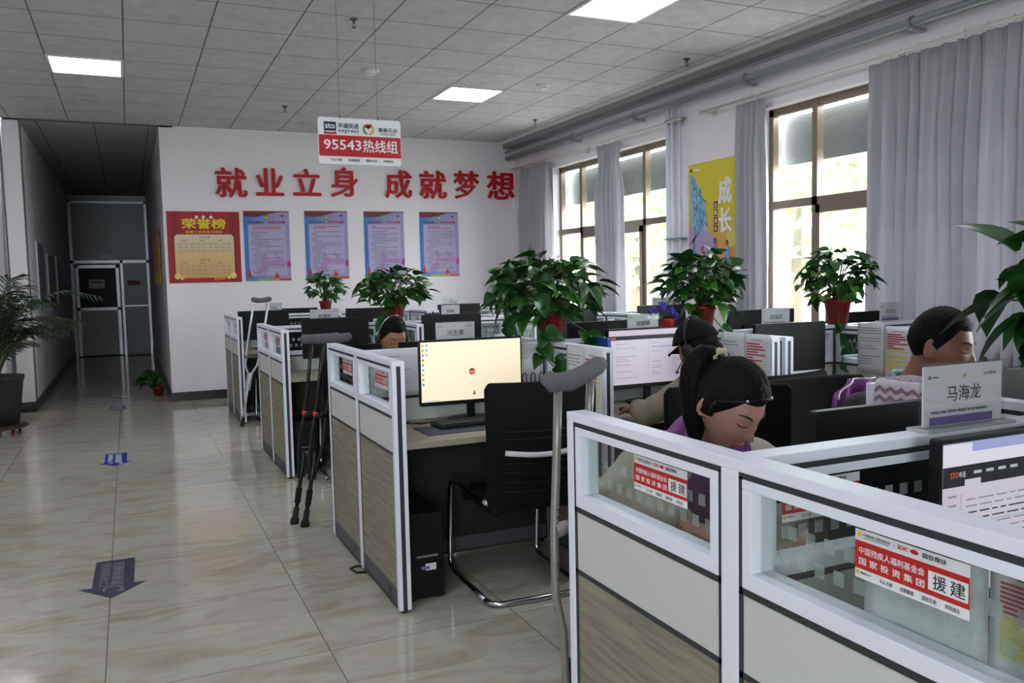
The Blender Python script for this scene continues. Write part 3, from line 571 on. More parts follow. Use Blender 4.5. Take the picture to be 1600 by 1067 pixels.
# ------------------------------------------------------------------ cubicle partitions
ROWS = [(.61, 1.25, 1.89), (3.455, 4.10, 4.745), (6.29, 6.935, 7.58), (9.05, 9.695, 10.34)]
TH = .055
def sticker(par, cx, cz, yface, sgn, w=.2, h=.078):
    # sgn=-1: readable from local -y, sgn=+1 readable from local +y
    X = frame((cx-w/2 if sgn < 0 else cx+w/2, yface, cz-h/2), (-sgn, 0, 0), (0, 0, 1)); b = MB()
    b.rect(0, 0, w, h, M_WHITE, X, .0005); s = b.build('sticker', par)
    b = MB(); b.rect(0, h*.2, w, h*.57, mat('sticker_red', '#b8201c', .45), X, .0009); b.rect(w*.67, h*.3, w*.32, h*.36, M_WHITE, X, .0011)
    b.text('中国残疾人福利基金会', M_WHITE, X, w*.04, h*.51, w*.6, h*.15, .0012, .015)
    b.text('国 家 投 资 集 团', M_WHITE, X, w*.04, h*.29, w*.6, h*.15, .0012, .015)
    b.text('援', M_INK, X, w*.71, h*.34, w*.11, h*.28, .0014, .01); b.text('建', M_INK, X, w*.85, h*.34, w*.12, h*.28, .0014, .01)
    b.disc(w*.045, h*.9, h*.06, M_YEL, X, .0012, 8); b.text('中国残疾人福利基金会', M_INK, X, w*.08, h*.88, w*.26, h*.06, .0012, .01); b.rect(w*.08, h*.845, w*.24, h*.015, M_GREYINK, X, .0012)
    b.rect(w*.37, h*.85, w*.003, h*.09, M_GREYINK, X, .0012)
    b.text('SDIC', M_RED, X, w*.4, h*.86, w*.1, h*.085, .0012, .03); b.poly([(w*.51, h*.9), (w*.53, h*.945), (w*.57, h*.945), (w*.59, h*.9), (w*.57, h*.86), (w*.53, h*.86)], M_RED, X, .0012)
    b.text('国投帮扶', M_INK, X, w*.62, h*.85, w*.2, h*.1, .0012, .02)
    b.disc(w*.03, h*.12, h*.045, M_GOLD, X, .0012, 8); b.text('集善乐业', M_INK, X, w*.06, h*.1, w*.09, h*.05, .0012, .02)
    for k, q in enumerate(('与人为善', '如意顺意', '团结互助', '共同成长')): b.text(q, M_INK, X, w*(.24+k*.19), h*.055, w*.12, h*.09, .0012, .01)
    b.build('sticker_print', s)
def panel(label, x, y, rz, segs, stick=0, endpost=(True, True), group='cubicle partitions', squares=True, stickpos=None, th=TH, name='partition_panel', low=None):
    t = thing(name, label, 'partition', (x, y, 0), rz, group); L = sum(segs); b = MB(); hp = .024; h2 = th/2
    b.box((0, 0, 1.078), (L, th, 1.1), M_ALU2)
    edges = [0]
    for s in segs: edges.append(edges[-1]+s)
    for i, e in enumerate(edges):
        if 0 < i < len(edges)-1: b.box((e-hp, 0, .015), (e+hp, th, 1.078), M_ALU2)
        elif (i == 0 and endpost[0]) or (i and endpost[1]):
            e0 = e if i == 0 else e-.03
            b.box((e0, 0, .015), (e0+.03, .018, 1.078), M_ALU2); b.box((e0, th-.018, .015), (e0+.03, th, 1.078), M_ALU2)
    b.build('frame', t, bevel=.002)
    g = MB()
    for i, e in enumerate(edges):
        if (i == 0 and endpost[0]) or (i == len(edges)-1 and endpost[1]): e0 = e+.003 if i == 0 else e-.028; g.box((e0, .018, .01), (e0+.025, th-.018, 1.078), M_GASK)
    for i in range(len(segs)):
        a = edges[i]+(.03 if i == 0 and endpost[0] else hp if i else 0); c = edges[i+1]-(.03 if i == len(segs)-1 and endpost[1] else hp if i < len(segs)-1 else 0)
        gy0, gy1 = .003, th-.003
        g.box((a, gy0, 1.066), (c, gy1, 1.078), M_GASK); g.box((a, gy0, .85), (c, gy1, .864), M_GASK); g.box((a, gy0, .69), (c, gy1, .702), M_GASK); g.box((a, gy0, .02), (c, gy1, .03), M_GASK)
        g.box((a, gy0, .02), (a+.011, gy1, 1.07), M_GASK); g.box((c-.011, gy0, .02), (c, gy1, 1.07), M_GASK)
        a += .011; c -= .011
        w = MB(); w.box((a, .001, .864), (c, th-.001, .895), M_ALU2); w.box((a, .001, 1.048), (c, th-.001, 1.066), M_ALU2); w.box((a, .001, .895), (a+.024, th-.001, 1.048), M_ALU2); w.box((c-.024, .001, .895), (c, th-.001, 1.048), M_ALU2); w.build('window_frame', t, bevel=.0015)
        q = MB(); q.box((a+.024, h2-.003, .895), (c-.024, h2+.003, 1.048), M_GLASS); q.build('glass_pane', t)
        if squares:
            q = MB(); n = int((c-a-.075)/.042)
            for s2 in (-1, 1):
                if s2 > 0: continue
                Xf = frame((0, h2-.0034, 0), (1, 0, 0), (0, 0, 1))
                for k in range(n):
                    q.rect(a+.035+k*.042, .975, .022, .024, M_FROST, Xf, 0); q.rect(a+.056+k*.042, .928, .022, .024, M_FROST, Xf, 0)
            q.build('frosted_squares', t)
        q = MB(); q.box((a, .005, .702), (c, th-.005, .85), M_PANEL); q.build('upper_panel', t)
        q = MB(); q.box((a, .005, .1), (c, th-.005, .69), low or M_WOOD); q.build('lower_panel', t)
        q = MB(); q.box((a, .004, .03), (c, th-.004, .1), M_PLINTH)
        if stick: q.box((a+.1, th-.004, .045), (a+.135, th-.002, .085), M_GASK)
        q.build('plinth', t)
        if stick: 
            mid = (edges[i]+edges[i+1])/2
            sticker(t, mid-.06 if stickpos is None else mid+stickpos, .999, h2+.0045*stick if stick > 0 else h2-.0045, stick)
    g.build('gasket', t)
    f = MB()
    for e in (.03, L-.03): f.lathe([(.016, 0), (.016, .008), (.008, .01), (.008, .02)], M_BLACK, (e, h2, 0), 12)
    f.build('levelling_foot', t)
    return t
def paper(par_or_none, name, label, cat, X, w, h, style, seed, group=None, curl=.0, loc=None):
    """sheet of paper; X maps (right, up, normal)"""
    t = thing(name, label, cat, X.translation, 0, group); R = X.copy(); R.translation = (0, 0, 0); rnd = random.Random(seed)
    b = MB(); b.grid(lambda u, v: R @ V((u*w, v*h, .001+curl*math.sin(u*5+v*3+seed)*(1-v)+curl*.6*(1-v))), 8, 8, M_PAPER); o = b.build('sheet', t, True); md = o.modifiers.new('thick', 'SOLIDIFY'); md.thickness = .0008; md.offset = -1
    b = MB(); z = .003+curl*2
    def bar(x, y, ww, hh, m): 
        n = 4; b.grid(lambda u, v: R @ V((x+u*ww, y+v*hh, .0022+curl*math.sin((x+u*ww)/w*5+(y+v*hh)/h*3+seed)*(1-(y+v*hh)/h)+curl*.6*(1-(y+v*hh)/h))), n, 1, m)
    if style == 'text':
        for k in range(16):
            y = h*(.9-k*.052); 
            if rnd.random() < .25: continue
            bar(w*.1, y, w*rnd.uniform(.4, .8), h*.012, M_GREYINK)
    elif style == 'highlight':
        bar(w*.3, h*.9, w*.4, h*.01, M_GREYINK)
        for k in range(7): bar(w*.12, h*(.83-k*.044), w*[.5, .62, .7, .45, .72, .25, .6][k], h*.024, mat('red_highlight', '#b8414c', .7))
        for k in range(9): bar(w*.12, h*(.51-k*.045), w*[.7, .2, .7, .65, .7, .5, .7, .4, .66][k], h*.024, M_YELH)
    elif style == 'faint':
        for k in range(7):
            bar(w*.55*rnd.random(), h*(.86-k*.1), w*rnd.uniform(.15, .35), h*.012, M_GREYINK)
    b.build('print', o, True)
    return t
RN = ['nearest row', 'second row', 'third row', 'farthest row']
for r, (y0, ym, y1) in enumerate(ROWS):
    panel('aisle end partition of the %s, two stickered glass panes' % RN[r], 1.0+TH, y0, PI/2, [ym-y0, y1-ym], stick=1)
    crosses = [(2.03, 'between first and second desk'), (3.045, 'closing the second desk, left of a paired one'), (3.135, 'opening the third desk, right of a paired one'), (4.10, 'between third and fourth desk')]
    for cx, cl in crosses: panel('cross partition of the %s %s' % (RN[r], cl), cx+TH, y0+.0, PI/2, [ym-y0, y1-ym], stick=-1 if cx > 4 else 0, stickpos=0)
    for k, (xa, xb) in enumerate(((1.0+TH, 2.03), (2.03+TH, 3.045), (3.135+TH, 4.10), (4.10+TH, 5.0))):
        panel('middle glass screen of the %s at its %s desk pair' % (RN[r], ['first', 'second', 'third', 'fourth'][k]), xa, ym-TH/2, 0, [xb-xa], stick=-1 if (r == 0 and k == 0) else 0, endpost=(False, False), stickpos=-.32 if r == 0 else None, low=mat('dark_underdesk_panel', '#1d1c1b', .6))
        for side, (a, c) in (('near', (y0+.01, ym-TH/2)), ('far', (ym+TH/2, y1-.01))):
            t = thing('desk', 'wood-grain desk on the %s side of the %s, %s from the aisle' % (side, RN[r], ['first', 'second', 'third', 'fourth'][k]), 'desk', (xa, a, 0), 0, 'cubicle desks')
            b = MB(); b.box((.002, .002, .713), (xb-xa-.002, c-a-.002, .74), M_DESK); b.build('desktop', t, bevel=.002)
            b = MB(); yy = c-a-.04 if side == 'near' else .02; b.box((.03, yy, .42), (xb-xa-.03, yy+.018, .713), MATS['dark_underdesk_panel']); b.build('modesty_panel', t)

# ------------------------------------------------------------------ monitors
M_BEZ = mat('monitor_bezel', '#0a0b0d', .45, spec=.3); M_MBACK = mat('monitor_back', '#0d0e10', .6, spec=.3)
SCR_B = emit_mat('screen_beige', '#e6d9bb', .72); SCR_W = emit_mat('screen_white', '#c6bfc9', .42); SCR_OFF = mat('screen_off', '#0a0b0d', .45, spec=.25)
def monitor(label, x, y, zt, face, style='off', w=.535, h=.315, tilt=0, rz=0, group='desktop monitors', stand=True, chin=False, deskz=.74):
    """x,y centre; zt top; face -1: screen faces -y"""
    t = thing('monitor', label, 'monitor', (x, y, deskz), rz+(0 if face < 0 else PI), group); zb = zt-deskz-h; zc = zb+h/2
    b = MB(); b.rbox((-w/2, -.012, zb), (w/2, .012, zb+h), .008, M_BEZ); b.rbox((-w*.3, .012, zb+h*.15), (w*.3, .035, zb+h*.7), .02, M_MBACK); b.build('housing', t, bevel=.002)
    X = frame((-w/2+.008, -.0125, zb+.02), (1, 0, 0), (0, 0, 1)); sw, sh = w-.016, h-.03
    sm = {'beige': SCR_B, 'off': SCR_OFF}.get(style, SCR_W)
    b = MB(); b.rect(0, 0, sw, sh, sm, X, .0005); scr = b.build('screen', t)
    if chin: b = MB(); b.box((-w/2, -.0135, zb), (w/2, -.012, zb+.016), M_ALU2); b.build('chin_bar', t)
    E = lambda n, c, s=.5: emit_mat(n, c, s)
    if style == 'beige':
        b = MB(); cs = [E('icon_'+n, c) for n, c in (('orange', '#d9824a'), ('cyan', '#4aa0c4'), ('blue', '#4a62c4'), ('red', '#c44a3c'), ('violet', '#7a4ad4'), ('green', '#4aa46a'))]
        for k in range(9): b.rect(.006, sh-.02-k*.024, .009, .01, cs[(k*5) % 6], X, .001)
        for k in range(3): b.rect(.026, sh-.02-k*.024, .009, .01, cs[1], X, .001)
        b.disc(sw*.5, sh*.47, .016, E('tomato_red', '#d8503c', .7), X, .001, 16); b.poly([(sw*.5-.014, sh*.47+.01), (sw*.5-.004, sh*.47+.02), (sw*.5, sh*.47+.012), (sw*.5+.005, sh*.47+.02), (sw*.5+.014, sh*.47+.01), (sw*.5, sh*.47+.007)], E('leaf_green', '#3c4a2c'), X, .0012)
        b.rect(sw*.5-.012, sh*.47-.002, .024, .004, M_WHITE, X, .0013); b.disc(sw*.52, .028, .006, E('dark_icon', '#2a2a2c'), X, .001); b.disc(sw*.52, .039, .004, E('dark_icon', '#2a2a2c'), X, .001)
        for k in range(6): b.rect(.012+k*.014, .003, .006, .005, cs[k], X, .001)
        b.build('screen_icons', scr)
    elif style == 'page':
        b = MB(); dk = E('nav_dark', '#26262c', .4); b.rect(0, sh-.052, sw, .022, dk, X, .001); b.rect(0, sh-.03, sw, .03, E('tab_bar', '#b9aeb8', .5), X, .001)
        b.rect(.012, sh-.046, .03, .009, E('logo_orange', '#c4502c', .5), X, .0015)
        g = E('page_grey', '#8d8894', .4); rnd = random.Random(4)
        for k in range(17):
            for c0, cw in ((.04, .18), (.27, .1), (.4, .09)):
                if rnd.random() < .6: b.rect(c0, sh-.075-k*.0115, cw*rnd.uniform(.3, 1), .0025, g, X, .001)
        for k, c0 in enumerate((.25, .385)): b.rect(c0, .02, .001, sh-.08, g, X, .001)
        b.rect(.27, sh-.098, .16, .004, E('link_blue', '#7a86b8', .5), X, .0012); b.disc(.46, .04, .004, E('tomato_red', '#d8503c', .7), X, .0012); b.build('screen_page', scr)
    elif style == 'sto':
        b = MB(); dk = E('nav_dark', '#26262c', .4); b.rect(0, sh-.02, sw, .02, E('tab_violet', '#8f98c0', .5), X, .001); b.rect(0, sh-.045, sw, .025, E('bar_pale', '#cfcad4', .5), X, .0011)
        b.rect(0, sh-.02, .08, .018, E('bar_pale', '#cfcad4', .5), X, .0013); b.rect(0, sh-.085, sw, .04, dk, X, .001)
        b.text('STO', E('logo_orange', '#c4502c', .5), X, .02, sh-.068, .022, .012, .0015, .03); b.text('申通', M_WHITE, X, .044, sh-.068, .018, .012, .0015, .02)
        for k in range(4): b.rect(.085+k*.035, sh-.064, .022, .006, M_WHITE, X, .0015)
        b.rect(.06, sh-.085, .045, .012, SCR_W, X, .0015); g = E('page_grey', '#8d8894', .4); og = E('logo_orange', '#c4502c', .5); bl = E('page_black', '#3a3840', .3)
        for k in range(8): b.rect(.014, sh-.105-k*.018, .024, .004, [g, g, og, og, bl, bl, bl, g][k], X, .0012)
        b.rect(.05, .0, .0012, sh-.1, g, X, .0012); rnd = random.Random(9)
        for k in range(12):
            x = .065
            while x < .3+.15*rnd.random():
                l = rnd.uniform(.012, .05); b.rect(x, sh-.115-k*.013, l, .003, bl if k in (2, 3, 6) else g, X, .0012); x += l+.008
        for k in (4, 8): b.rect(.05, sh-.109-k*.013, sw-.05, .001, g, X, .0012)
        b.build('screen_page', scr)
    if stand:
        b = MB(); b.box((-.02, .015, .01), (.02, .03, zb+h*.4), M_BEZ); b.build('stand_neck', t, bevel=.002)
        b = MB(); b.rbox((-.11, -.075, 0), (.11, .075, .01), .004, M_BEZ) if 0 else b.lathe([(.12, 0), (.12, .006), (.02, .012)], M_BEZ, (0, .02, 0), 28); b.build('stand_base', t, True)
    return t
monitor('lit monitor with beige desktop on the second row aisle desk', 1.545, 3.93, 1.147, -1, 'beige', .54, .325, rz=-.05)
monitor('lit monitor with pale web page in front of the woman in a cap', 2.6, 3.93, 1.155, -1, 'page', .54, .325)
monitor('blank dark monitor with silver chin bar, second row third desk', 3.6, 3.93, 1.14, -1, 'off', .54, .31, chin=True)
monitor('black monitor back facing the aisle side, before the ponytailed woman', 1.71, 1.5, 1.115, 1, 'page')
monitor('lit monitor with orange-logo page, nearest row, cut by right edge', 1.655, 1.12, 1.118, -1, 'sto', .55, .33)
monitor('black monitor behind the trailing leaves at the right edge', 2.4, 1.55, 1.165, 1, 'page')
monitor('black monitor back just above the beige screen, headset man\'s', 1.56, 4.33, 1.115, 1, 'page')
monitor('black monitor back right of the big pothos pot', 2.64, 4.45, 1.17, 1, 'page')
monitor('dark monitor back behind a nameplate, second row far side third desk', 3.87, 4.5, 1.195, 1, 'page', .56)
monitor('dark monitor back low under the window, second row far side fourth desk', 4.72, 4.5, 1.15, 1, 'page')
monitor('black blank monitor behind the black crutches, third row', 1.495, 6.73, 1.158, -1, 'off')
monitor('black blank monitor behind the nameplate above the beige screen, third row', 2.48, 6.73, 1.15, -1, 'off', .53)
monitor('grey blank monitor third desk of the third row, behind the big pothos', 3.62, 6.73, 1.16, -1, 'off')
monitor('black monitor fourth desk of the third row, before the far window', 4.6, 6.73, 1.16, -1, 'off')
monitor('black blank monitor on the farthest row, beside the silver crutch', 1.33, 9.5, 1.15, -1, 'off')
monitor('small black monitor second desk of the farthest row', 2.5, 9.5, 1.14, -1, 'off')
monitor('small black monitor third desk of the farthest row', 3.6, 9.5, 1.15, -1, 'off')
monitor('black monitor back on the far side of the third row, second desk', 2.7, 7.3, 1.14, 1, 'off')
monitor('black monitor back on the far side of the farthest row, first desk', 1.75, 10.0, 1.15, 1, 'off')

# ------------------------------------------------------------------ nameplates
def nameplate(label, x, y, name, w=.245, h=.125, rz=0, full=False):
    t = thing('nameplate', label, 'nameplate', (x, y, 1.1), rz, 'desk nameplates')
    b = MB(); b.box((0, -.028, 0), (w+.02, .028, .007), mat('milky_acrylic', '#c2c6c4', .2, alpha=.8)); b.build('base', t)
    b = MB(); b.box((.01, -.008, .007), (.01+w, -.004, h), M_ACRYL); b.box((.01, .004, .007), (.01+w, .008, h), M_ACRYL); b.build('acrylic_holder', t)
    b = MB(); b.box((.014, -.002, .008), (.006+w, .002, h-.004), M_PAPER); card = b.build('name_card', t)
    X = frame((.01, -.0035, 0), (1, 0, 0), (0, 0, 1)); b = MB()
    b.text(name, M_GREYINK if not full else mat('soft_ink', '#3b3d42', .6), X, w*.29, h*.42, w*.42, h*.24, 0, .012)
    b.rect(w*.06, h*.78, w*.04, h*.05, M_GREYINK, X, 0); b.rect(w*.11, h*.79, w*.07, h*.025, M_GREYINK, X, 0); b.disc(w*.5, h*.8, h*.03, M_GOLD, X, 0); b.text('乐业集善', M_GREYINK, X, w*.74, h*.78, w*.16, h*.05, 0, .01)
    bars(b, X, w*.1, h*.22, w*.7, h*.1, 1, M_GREYINK, 0, 3, .4, False); b.rect(w*.08, h*.07, w*.78, h*.13, M_PURP, X, 0)
    b.build('card_print', card); return t
nameplate('large acrylic nameplate on the nearest row screen, cut off right monitor below', 1.49, 1.25, '马海龙', .25, .14, full=True)
nameplate('nameplate just above the beige screen', 1.41, 4.1, '冯生春', .22, full=True)
nameplate('nameplate left of the purple flowers', 2.555, 4.1, '成婷婷', .215, full=True)
nameplate('nameplate in front of the bright nearer window', 3.52, 4.1, '武瑞周', .225)
nameplate('nameplate in front of the wide drawn curtain', 4.51, 4.1, '李沙龙', .2)
nameplate('nameplate below the smallest pothos, above a black monitor', 1.325, 6.935, '武镇宾', .235, full=True)
nameplate('nameplate on the farthest row beside the silver crutch', 1.37, 9.695, '马学梅', .18)
nameplate('lower of two overlapping nameplates right of the second pothos', 2.45, 6.935, '杨明菊', .175)
nameplate('upper of two overlapping nameplates, before the white wall', 3.46, 9.695, '王中海', .25)
nameplate('faint nameplate before the far window, above purple flowers', 4.62, 6.935, '张晓梅', .24)

# ------------------------------------------------------------------ papers on partitions
def px_(y, z): return frame((2.03-.001, y, z), (0, -1, 0), (0, 0, 1))
paper(None, 'paper_sheet', 'white printed sheet left of the pair behind the grey crutch pad', 'paper', frame((2.028, 3.82, .78), (0, -1, 0), (0, 0, 1)), .20, .315, 'text', 1, 'sheets on cross partitions', .004)
paper(None, 'paper_sheet', 'highlighted sheet right of the pair behind the grey crutch pad', 'paper', frame((2.026, 3.64, .76), (0, -1, 0), (0, 0, 1)), .19, .33, 'highlight', 2, 'sheets on cross partitions', .003)
paper(None, 'paper_sheet', 'white printed sheet behind the cap wearer, next to highlighted one', 'paper', frame((3.043, 3.87, .79), (0, -1, 0), (0, 0, 1)), .2, .32, 'text', 3, 'sheets on cross partitions', .003)
paper(None, 'paper_sheet', 'sheet with red and yellow highlights directly above the ponytailed woman', 'paper', frame((3.041, 3.67, .78), (0, -1, 0), (0, 0, 1)), .205, .335, 'highlight', 4, 'sheets on cross partitions', .003)
paper(None, 'paper_sheet', 'white printed sheet left of the highlighted one near the seated man', 'paper', frame((4.098, 3.88, .82), (0, -1, 0), (0, 0, 1)), .2, .3, 'text', 5, 'sheets on cross partitions', .004)
paper(None, 'paper_sheet', 'highlighted sheet just left of the seated man\'s head', 'paper', frame((4.096, 3.68, .8), (0, -1, 0), (0, 0, 1)), .205, .31, 'highlight', 6, 'sheets on cross partitions', .003)
paper(None, 'paper_sheet', 'highlighted sheet right of the seated man behind plant leaves', 'paper', frame((3.132, 1.6, .84), (0, -1, 0), (0, 0, 1)), .21, .27, 'highlight', 7, 'sheets on cross partitions', .003)
paper(None, 'paper_sheet', 'white sheet beside the highlighted one behind plant leaves', 'paper', frame((3.043, 1.85, .86), (0, -1, 0), (0, 0, 1)), .2, .25, 'text', 8, 'sheets on cross partitions', .003)
paper(None, 'paper_sheet', 'crumpled printed sheet covering the glass left of the beige screen', 'paper', frame((1.075, ym if 0 else 4.07, .87), (1, 0, 0), (0, 0, 1)), .3, .225, 'faint', 9, None, .004)
paper(None, 'paper_sheet', 'crumpled sheet behind the wire file rack, right of beige screen', 'paper', frame((1.72, 4.07, .87), (1, 0, 0), (0, 0, 1)), .28, .22, 'faint', 10, None, .005)
# sheets taped behind the nearest end glass
def inside_sheet(y, w, lb, style, seed): return paper(None, 'paper_sheet', lb, 'paper', frame((1.0+TH+.004, y, .8), (0, 1, 0), (0, 0, 1)), w, .255, style, seed, None, .001)
inside_sheet(.77, .215, 'pale sheet taped behind the nearest glass, under the right sticker', 'text', 11)
paper(None, 'paper_sheet', 'sheet with red marks behind the nearest glass at the right edge', 'paper', frame((1.0+TH-.012, .755, .9), (0, -1, 0), (0, 0, 1)), .13, .145, 'highlight', 12, None, 0)
b = MB()

# ------------------------------------------------------------------ chairs
def chair(label, x, y, rz, tone=None):
    t = thing('office_chair', label, 'chair', (x, y, 0), rz, 'black cantilever chairs')
    # faces local +y; back at -y
    def sh(u, v):   # u across, v up
        w = .262*(1-.10*(1-v)**2)-(.02 if v > .96 else 0); xx = (u-.5)*2*w; z = .46+v*.54
        return (xx, -.235-.07*v-.05*(1-(2*u-1)**2)+.05-.03*math.sin(v*PI), z)
    b = MB(); b.grid(lambda u, v: sh(u, v), 16, 22, M_BLKMAT); o = b.build('backrest', t, True); md = o.modifiers.new('t', 'SOLIDIFY'); md.thickness = .028; md.offset = 0; md = o.modifiers.new('b', 'BEVEL'); md.width = .008; md.segments = 2; md.limit_method = 'ANGLE'
    b = MB()
    for v in (.12, .2, .28, .36, .56, .62):
        P = [V(sh(.12+.76*i/10, v-.012*math.sin(PI*i/10)))+V((0, -.016, 0)) for i in range(11)]; b.tube(P, .004, M_BLACK, 5)
    b.build('back_rib', t, True)
    P = [V(sh(.13+.74*i/10, .45-.03*math.sin(PI*i/10)))+V((0, -.03, 0)) for i in range(11)]; b = MB(); b.tube(P, [(.012, .008)]*11, mat('handle_white', '#c8c8cc', .3), 8); b.build('pull_handle', t, True)
    b = MB()
    def seat(u, v): return ((u-.5)*.46*(1-.06*v), -.22+v*.46, .455+.025*(1-(2*u-1)**4)-.03*max(0, v-.8)*5)
    b.grid(seat, 12, 12, M_BLKMAT); o = b.build('seat', t, True); md = o.modifiers.new('t', 'SOLIDIFY'); md.thickness = .06; md.offset = -1; md = o.modifiers.new('b', 'BEVEL'); md.width = .012; md.segments = 2; md.limit_method = 'ANGLE'
    for s in (-1, 1):
        xs = s*.235
        P = [(xs, -.14, .018), (xs, .1, .016), (xs, .29, .016), (xs, .335, .03), (xs, .35, .07), (xs, .33, .3), (xs, .31, .44), (xs, .27, .475), (xs, .2, .48), (xs, -.1, .46), (xs, -.2, .47)]
        b = MB(); b.tube(P, .0135, M_CHROME, 8, hint=(1, 0, 0)); b.build('side_frame', t, True)
    P = [(-.235, -.14, .018), (-.225, -.18, .016), (-.19, -.205, .015), (0, -.21, .015), (.19, -.205, .015), (.225, -.18, .016), (.235, -.14, .018)]
    b = MB(); b.tube(P, .0135, M_CHROME, 8); b.build('base_bar', t, True)
    return t
c0 = chair('large black office chair with chrome sled base, by the beige screen', 1.615, 3.53, -.03)
def chair_copy(label, x, y, rz):
    c = copy_tree(c0); c.location = (x, y, 0); c.rotation_euler = (0, 0, rz); c['label'] = label; return c
chair_copy('black office chair under the ponytailed woman', 2.06, 2.42, PI-.3)
chair_copy('black office chair under the woman in a cap', 2.58, 3.13, .12)
chair_copy('black office chair under the man in a dark jacket', 2.56, 2.42, PI-.1)
chair_copy('black office chair under the headset man', 1.5, 5.12, PI)
chair_copy('black office chair behind the black crutches, third row', 1.5, 6.18, -.1)
chair_copy('empty black chair low between the women, second row third desk', 3.55, 3.02, .35)
chair_copy('empty black chair at the fourth desk of the second row', 4.5, 3.1, .2)
chair_copy('black office chair on the farthest row by the silver crutch', 1.45, 8.95, .1)
chair_copy('empty black chair, third row second desk', 2.5, 6.2, .0)

# ------------------------------------------------------------------ desk items
t = thing('keyboard', 'black keyboard on the desk below the beige screen', 'keyboard', (1.3, 3.70, .741), .06); b = MB(); b.box((0, 0, 0), (.44, .14, .018), M_BLACK); b.build('housing', t, bevel=.004)
b = MB()
for r in range(6):
    for c in range(20): b.box((.008+c*.0213, .008+r*.0215, .018), (.008+c*.0213+.0175, .008+r*.0215+.0175, .025), mat('key_dark', '#26282c', .4))
b.build('keys', t)
b = MB(); b.box((0, 0, 0), (.5, .22, .003), mat('blue_mat', '#1f2f4c', .6)); o = b.build('desk_mat', loc=(1.2, 3.6, .7405)); tag(o, 'dark blue desk mat under the keyboard', 'desk mat')
bpy.context.view_layer.update()
for k, (x, y, z, lb) in enumerate(((1.12, 3.62, .741, ''),)): pass
t = thing('keyboard', 'black keyboard in front of the cap wearer', 'keyboard', (2.3, 3.62, .741), 0); b = MB(); b.box((0, 0, 0), (.44, .14, .018), M_BLACK); b.build('housing', t, bevel=.004)
b = MB(); b.tube([(0, 0, .02), (.08, -.03, .02), (.16, .0, .0), (.25, .02, .0), (.4, .0, 0)], .003, M_BLACK, 6); b.tube([(.0, .0, .0), (.1, .06, .0), (.2, .02, .0), (.3, -.02, 0)], .003, M_BLACK, 6); o = b.build('cable', loc=(1.1, 3.9, .745), smooth=True); tag(o, 'black cables curling on the desk left of the beige screen', 'cable')
# PC tower
t = thing('computer_tower', 'black computer tower on the floor beside the aisle partition', 'computer', (1.085, 3.56, 0)); b = MB(); b.box((0, 0, .012), (.16, .38, .40), M_BLACK); b.build('case', t, bevel=.004)
b = MB(); b.box((.03, -.003, .2), (.13, 0, .21), M_GREYINK); b.box((.07, -.004, .14), (.12, 0, .17), M_WHITE); b.box((.05, -.0045, .145), (.09, -.001, .16), M_PURP); b.build('front_label', t)
b = MB()
for a in (.02, .14):
    for c in (.03, .35): b.lathe([(.012, 0), (.012, .012)], M_BLACK, (a, c, 0), 8)
b.build('foot', t)
chairless = [(2.12, 3.55, 'black computer tower under the cap wearer\'s desk'), (1.085, 6.4, 'black computer tower under the third row aisle desk')]
for x, y, lb in chairless:
    c = copy_tree(t); c.location = (x, y, 0); c['label'] = lb; c['group'] = 'computer towers'
t['group'] = 'computer towers'
b = MB(); b.tube([(0, 0, .01), (-.05, -.01, .02), (-.07, .03, .03), (-.03, .08, .02), (.0, .1, .01)], .006, M_BLACK, 6); o = b.build('cable_loop', loc=(1.0, 4.03, 0), smooth=True); tag(o, 'black cable loop poking out below the aisle partition', 'cable')
# wire rack
t = thing('wire_file_rack', 'black wire file rack with looped ends right of the beige screen', 'rack', (1.86, 4.0, .74)); b = MB()
for k in range(4):
    x = k*.05; b.tube([(x, 0, 0), (x, 0, .16), (x+.0, 0, .19), (x+.012, 0, .205), (x+.024, 0, .19), (x+.024, 0, .16), (x+.024, 0, 0)], .0025, M_BLACK, 6, hint=(0, 1, 0))
b.build('upright', t, True); b = MB(); b.box((-.02, -.1, 0), (.2, .03, .004), M_BLACK); b.build('base', t)
# blue folder
b = MB(); b.box((0, 0, 0), (.02, .22, .3), mat('folder_blue', '#2d4f9c', .4)); o = b.build('file_folder', loc=(2.3, 3.84, .86-.12)); tag(o, 'blue file folder standing left of the cap wearer\'s screen', 'folder')
o.location = (2.29, 3.85, .80); o.location.z = .74; o.scale = (1, 1, 1.25)
# cloth over partition end
t = thing('chevron_cloth', 'white and mauve chevron-patterned cloth bag on the partition end', 'bag', (1.985, 1.72, .92)); b = MB(); X = frame((0, -.16, 0), (1, 0, 0), (0, 0, 1))
b.rbox((-.0, -.1, .05), (.16, .1, .205), .02, mat('cloth_white', '#c9c3cb', .8)); b.build('cloth_body', t, bevel=.006)
def chev(X, w, z0, z1):
    b = MB(); n = 10; mm = mat('chevron_mauve', '#8a6f80', .8)
    for r in range(5):
        z = z0+(z1-z0)*r/5
        for k in range(n):
            a = k*w/n; c = (k+1)*w/n; d0, d1 = (0, .012) if k % 2 == 0 else (.012, 0)
            b.poly([(a, z+d0), (c, z+d1), (c, z+d1+.012), (a, z+d0+.012)], mm, X, .0)
    return b
b = chev(frame((.005, -.1015, 0), (1, 0, 0), (0, 0, 1)), .15, .055, .19); b.build('chevron_print', t)
b = chev(frame((-.0015, .095, 0), (0, -1, 0), (0, 0, 1)), .19, .055, .19); b.build('chevron_print', t)
b = chev(frame((.01, .095, .2065), (0, -1, 0), (1, 0, 0)), .19, 0, .13); b.build('chevron_print', t)

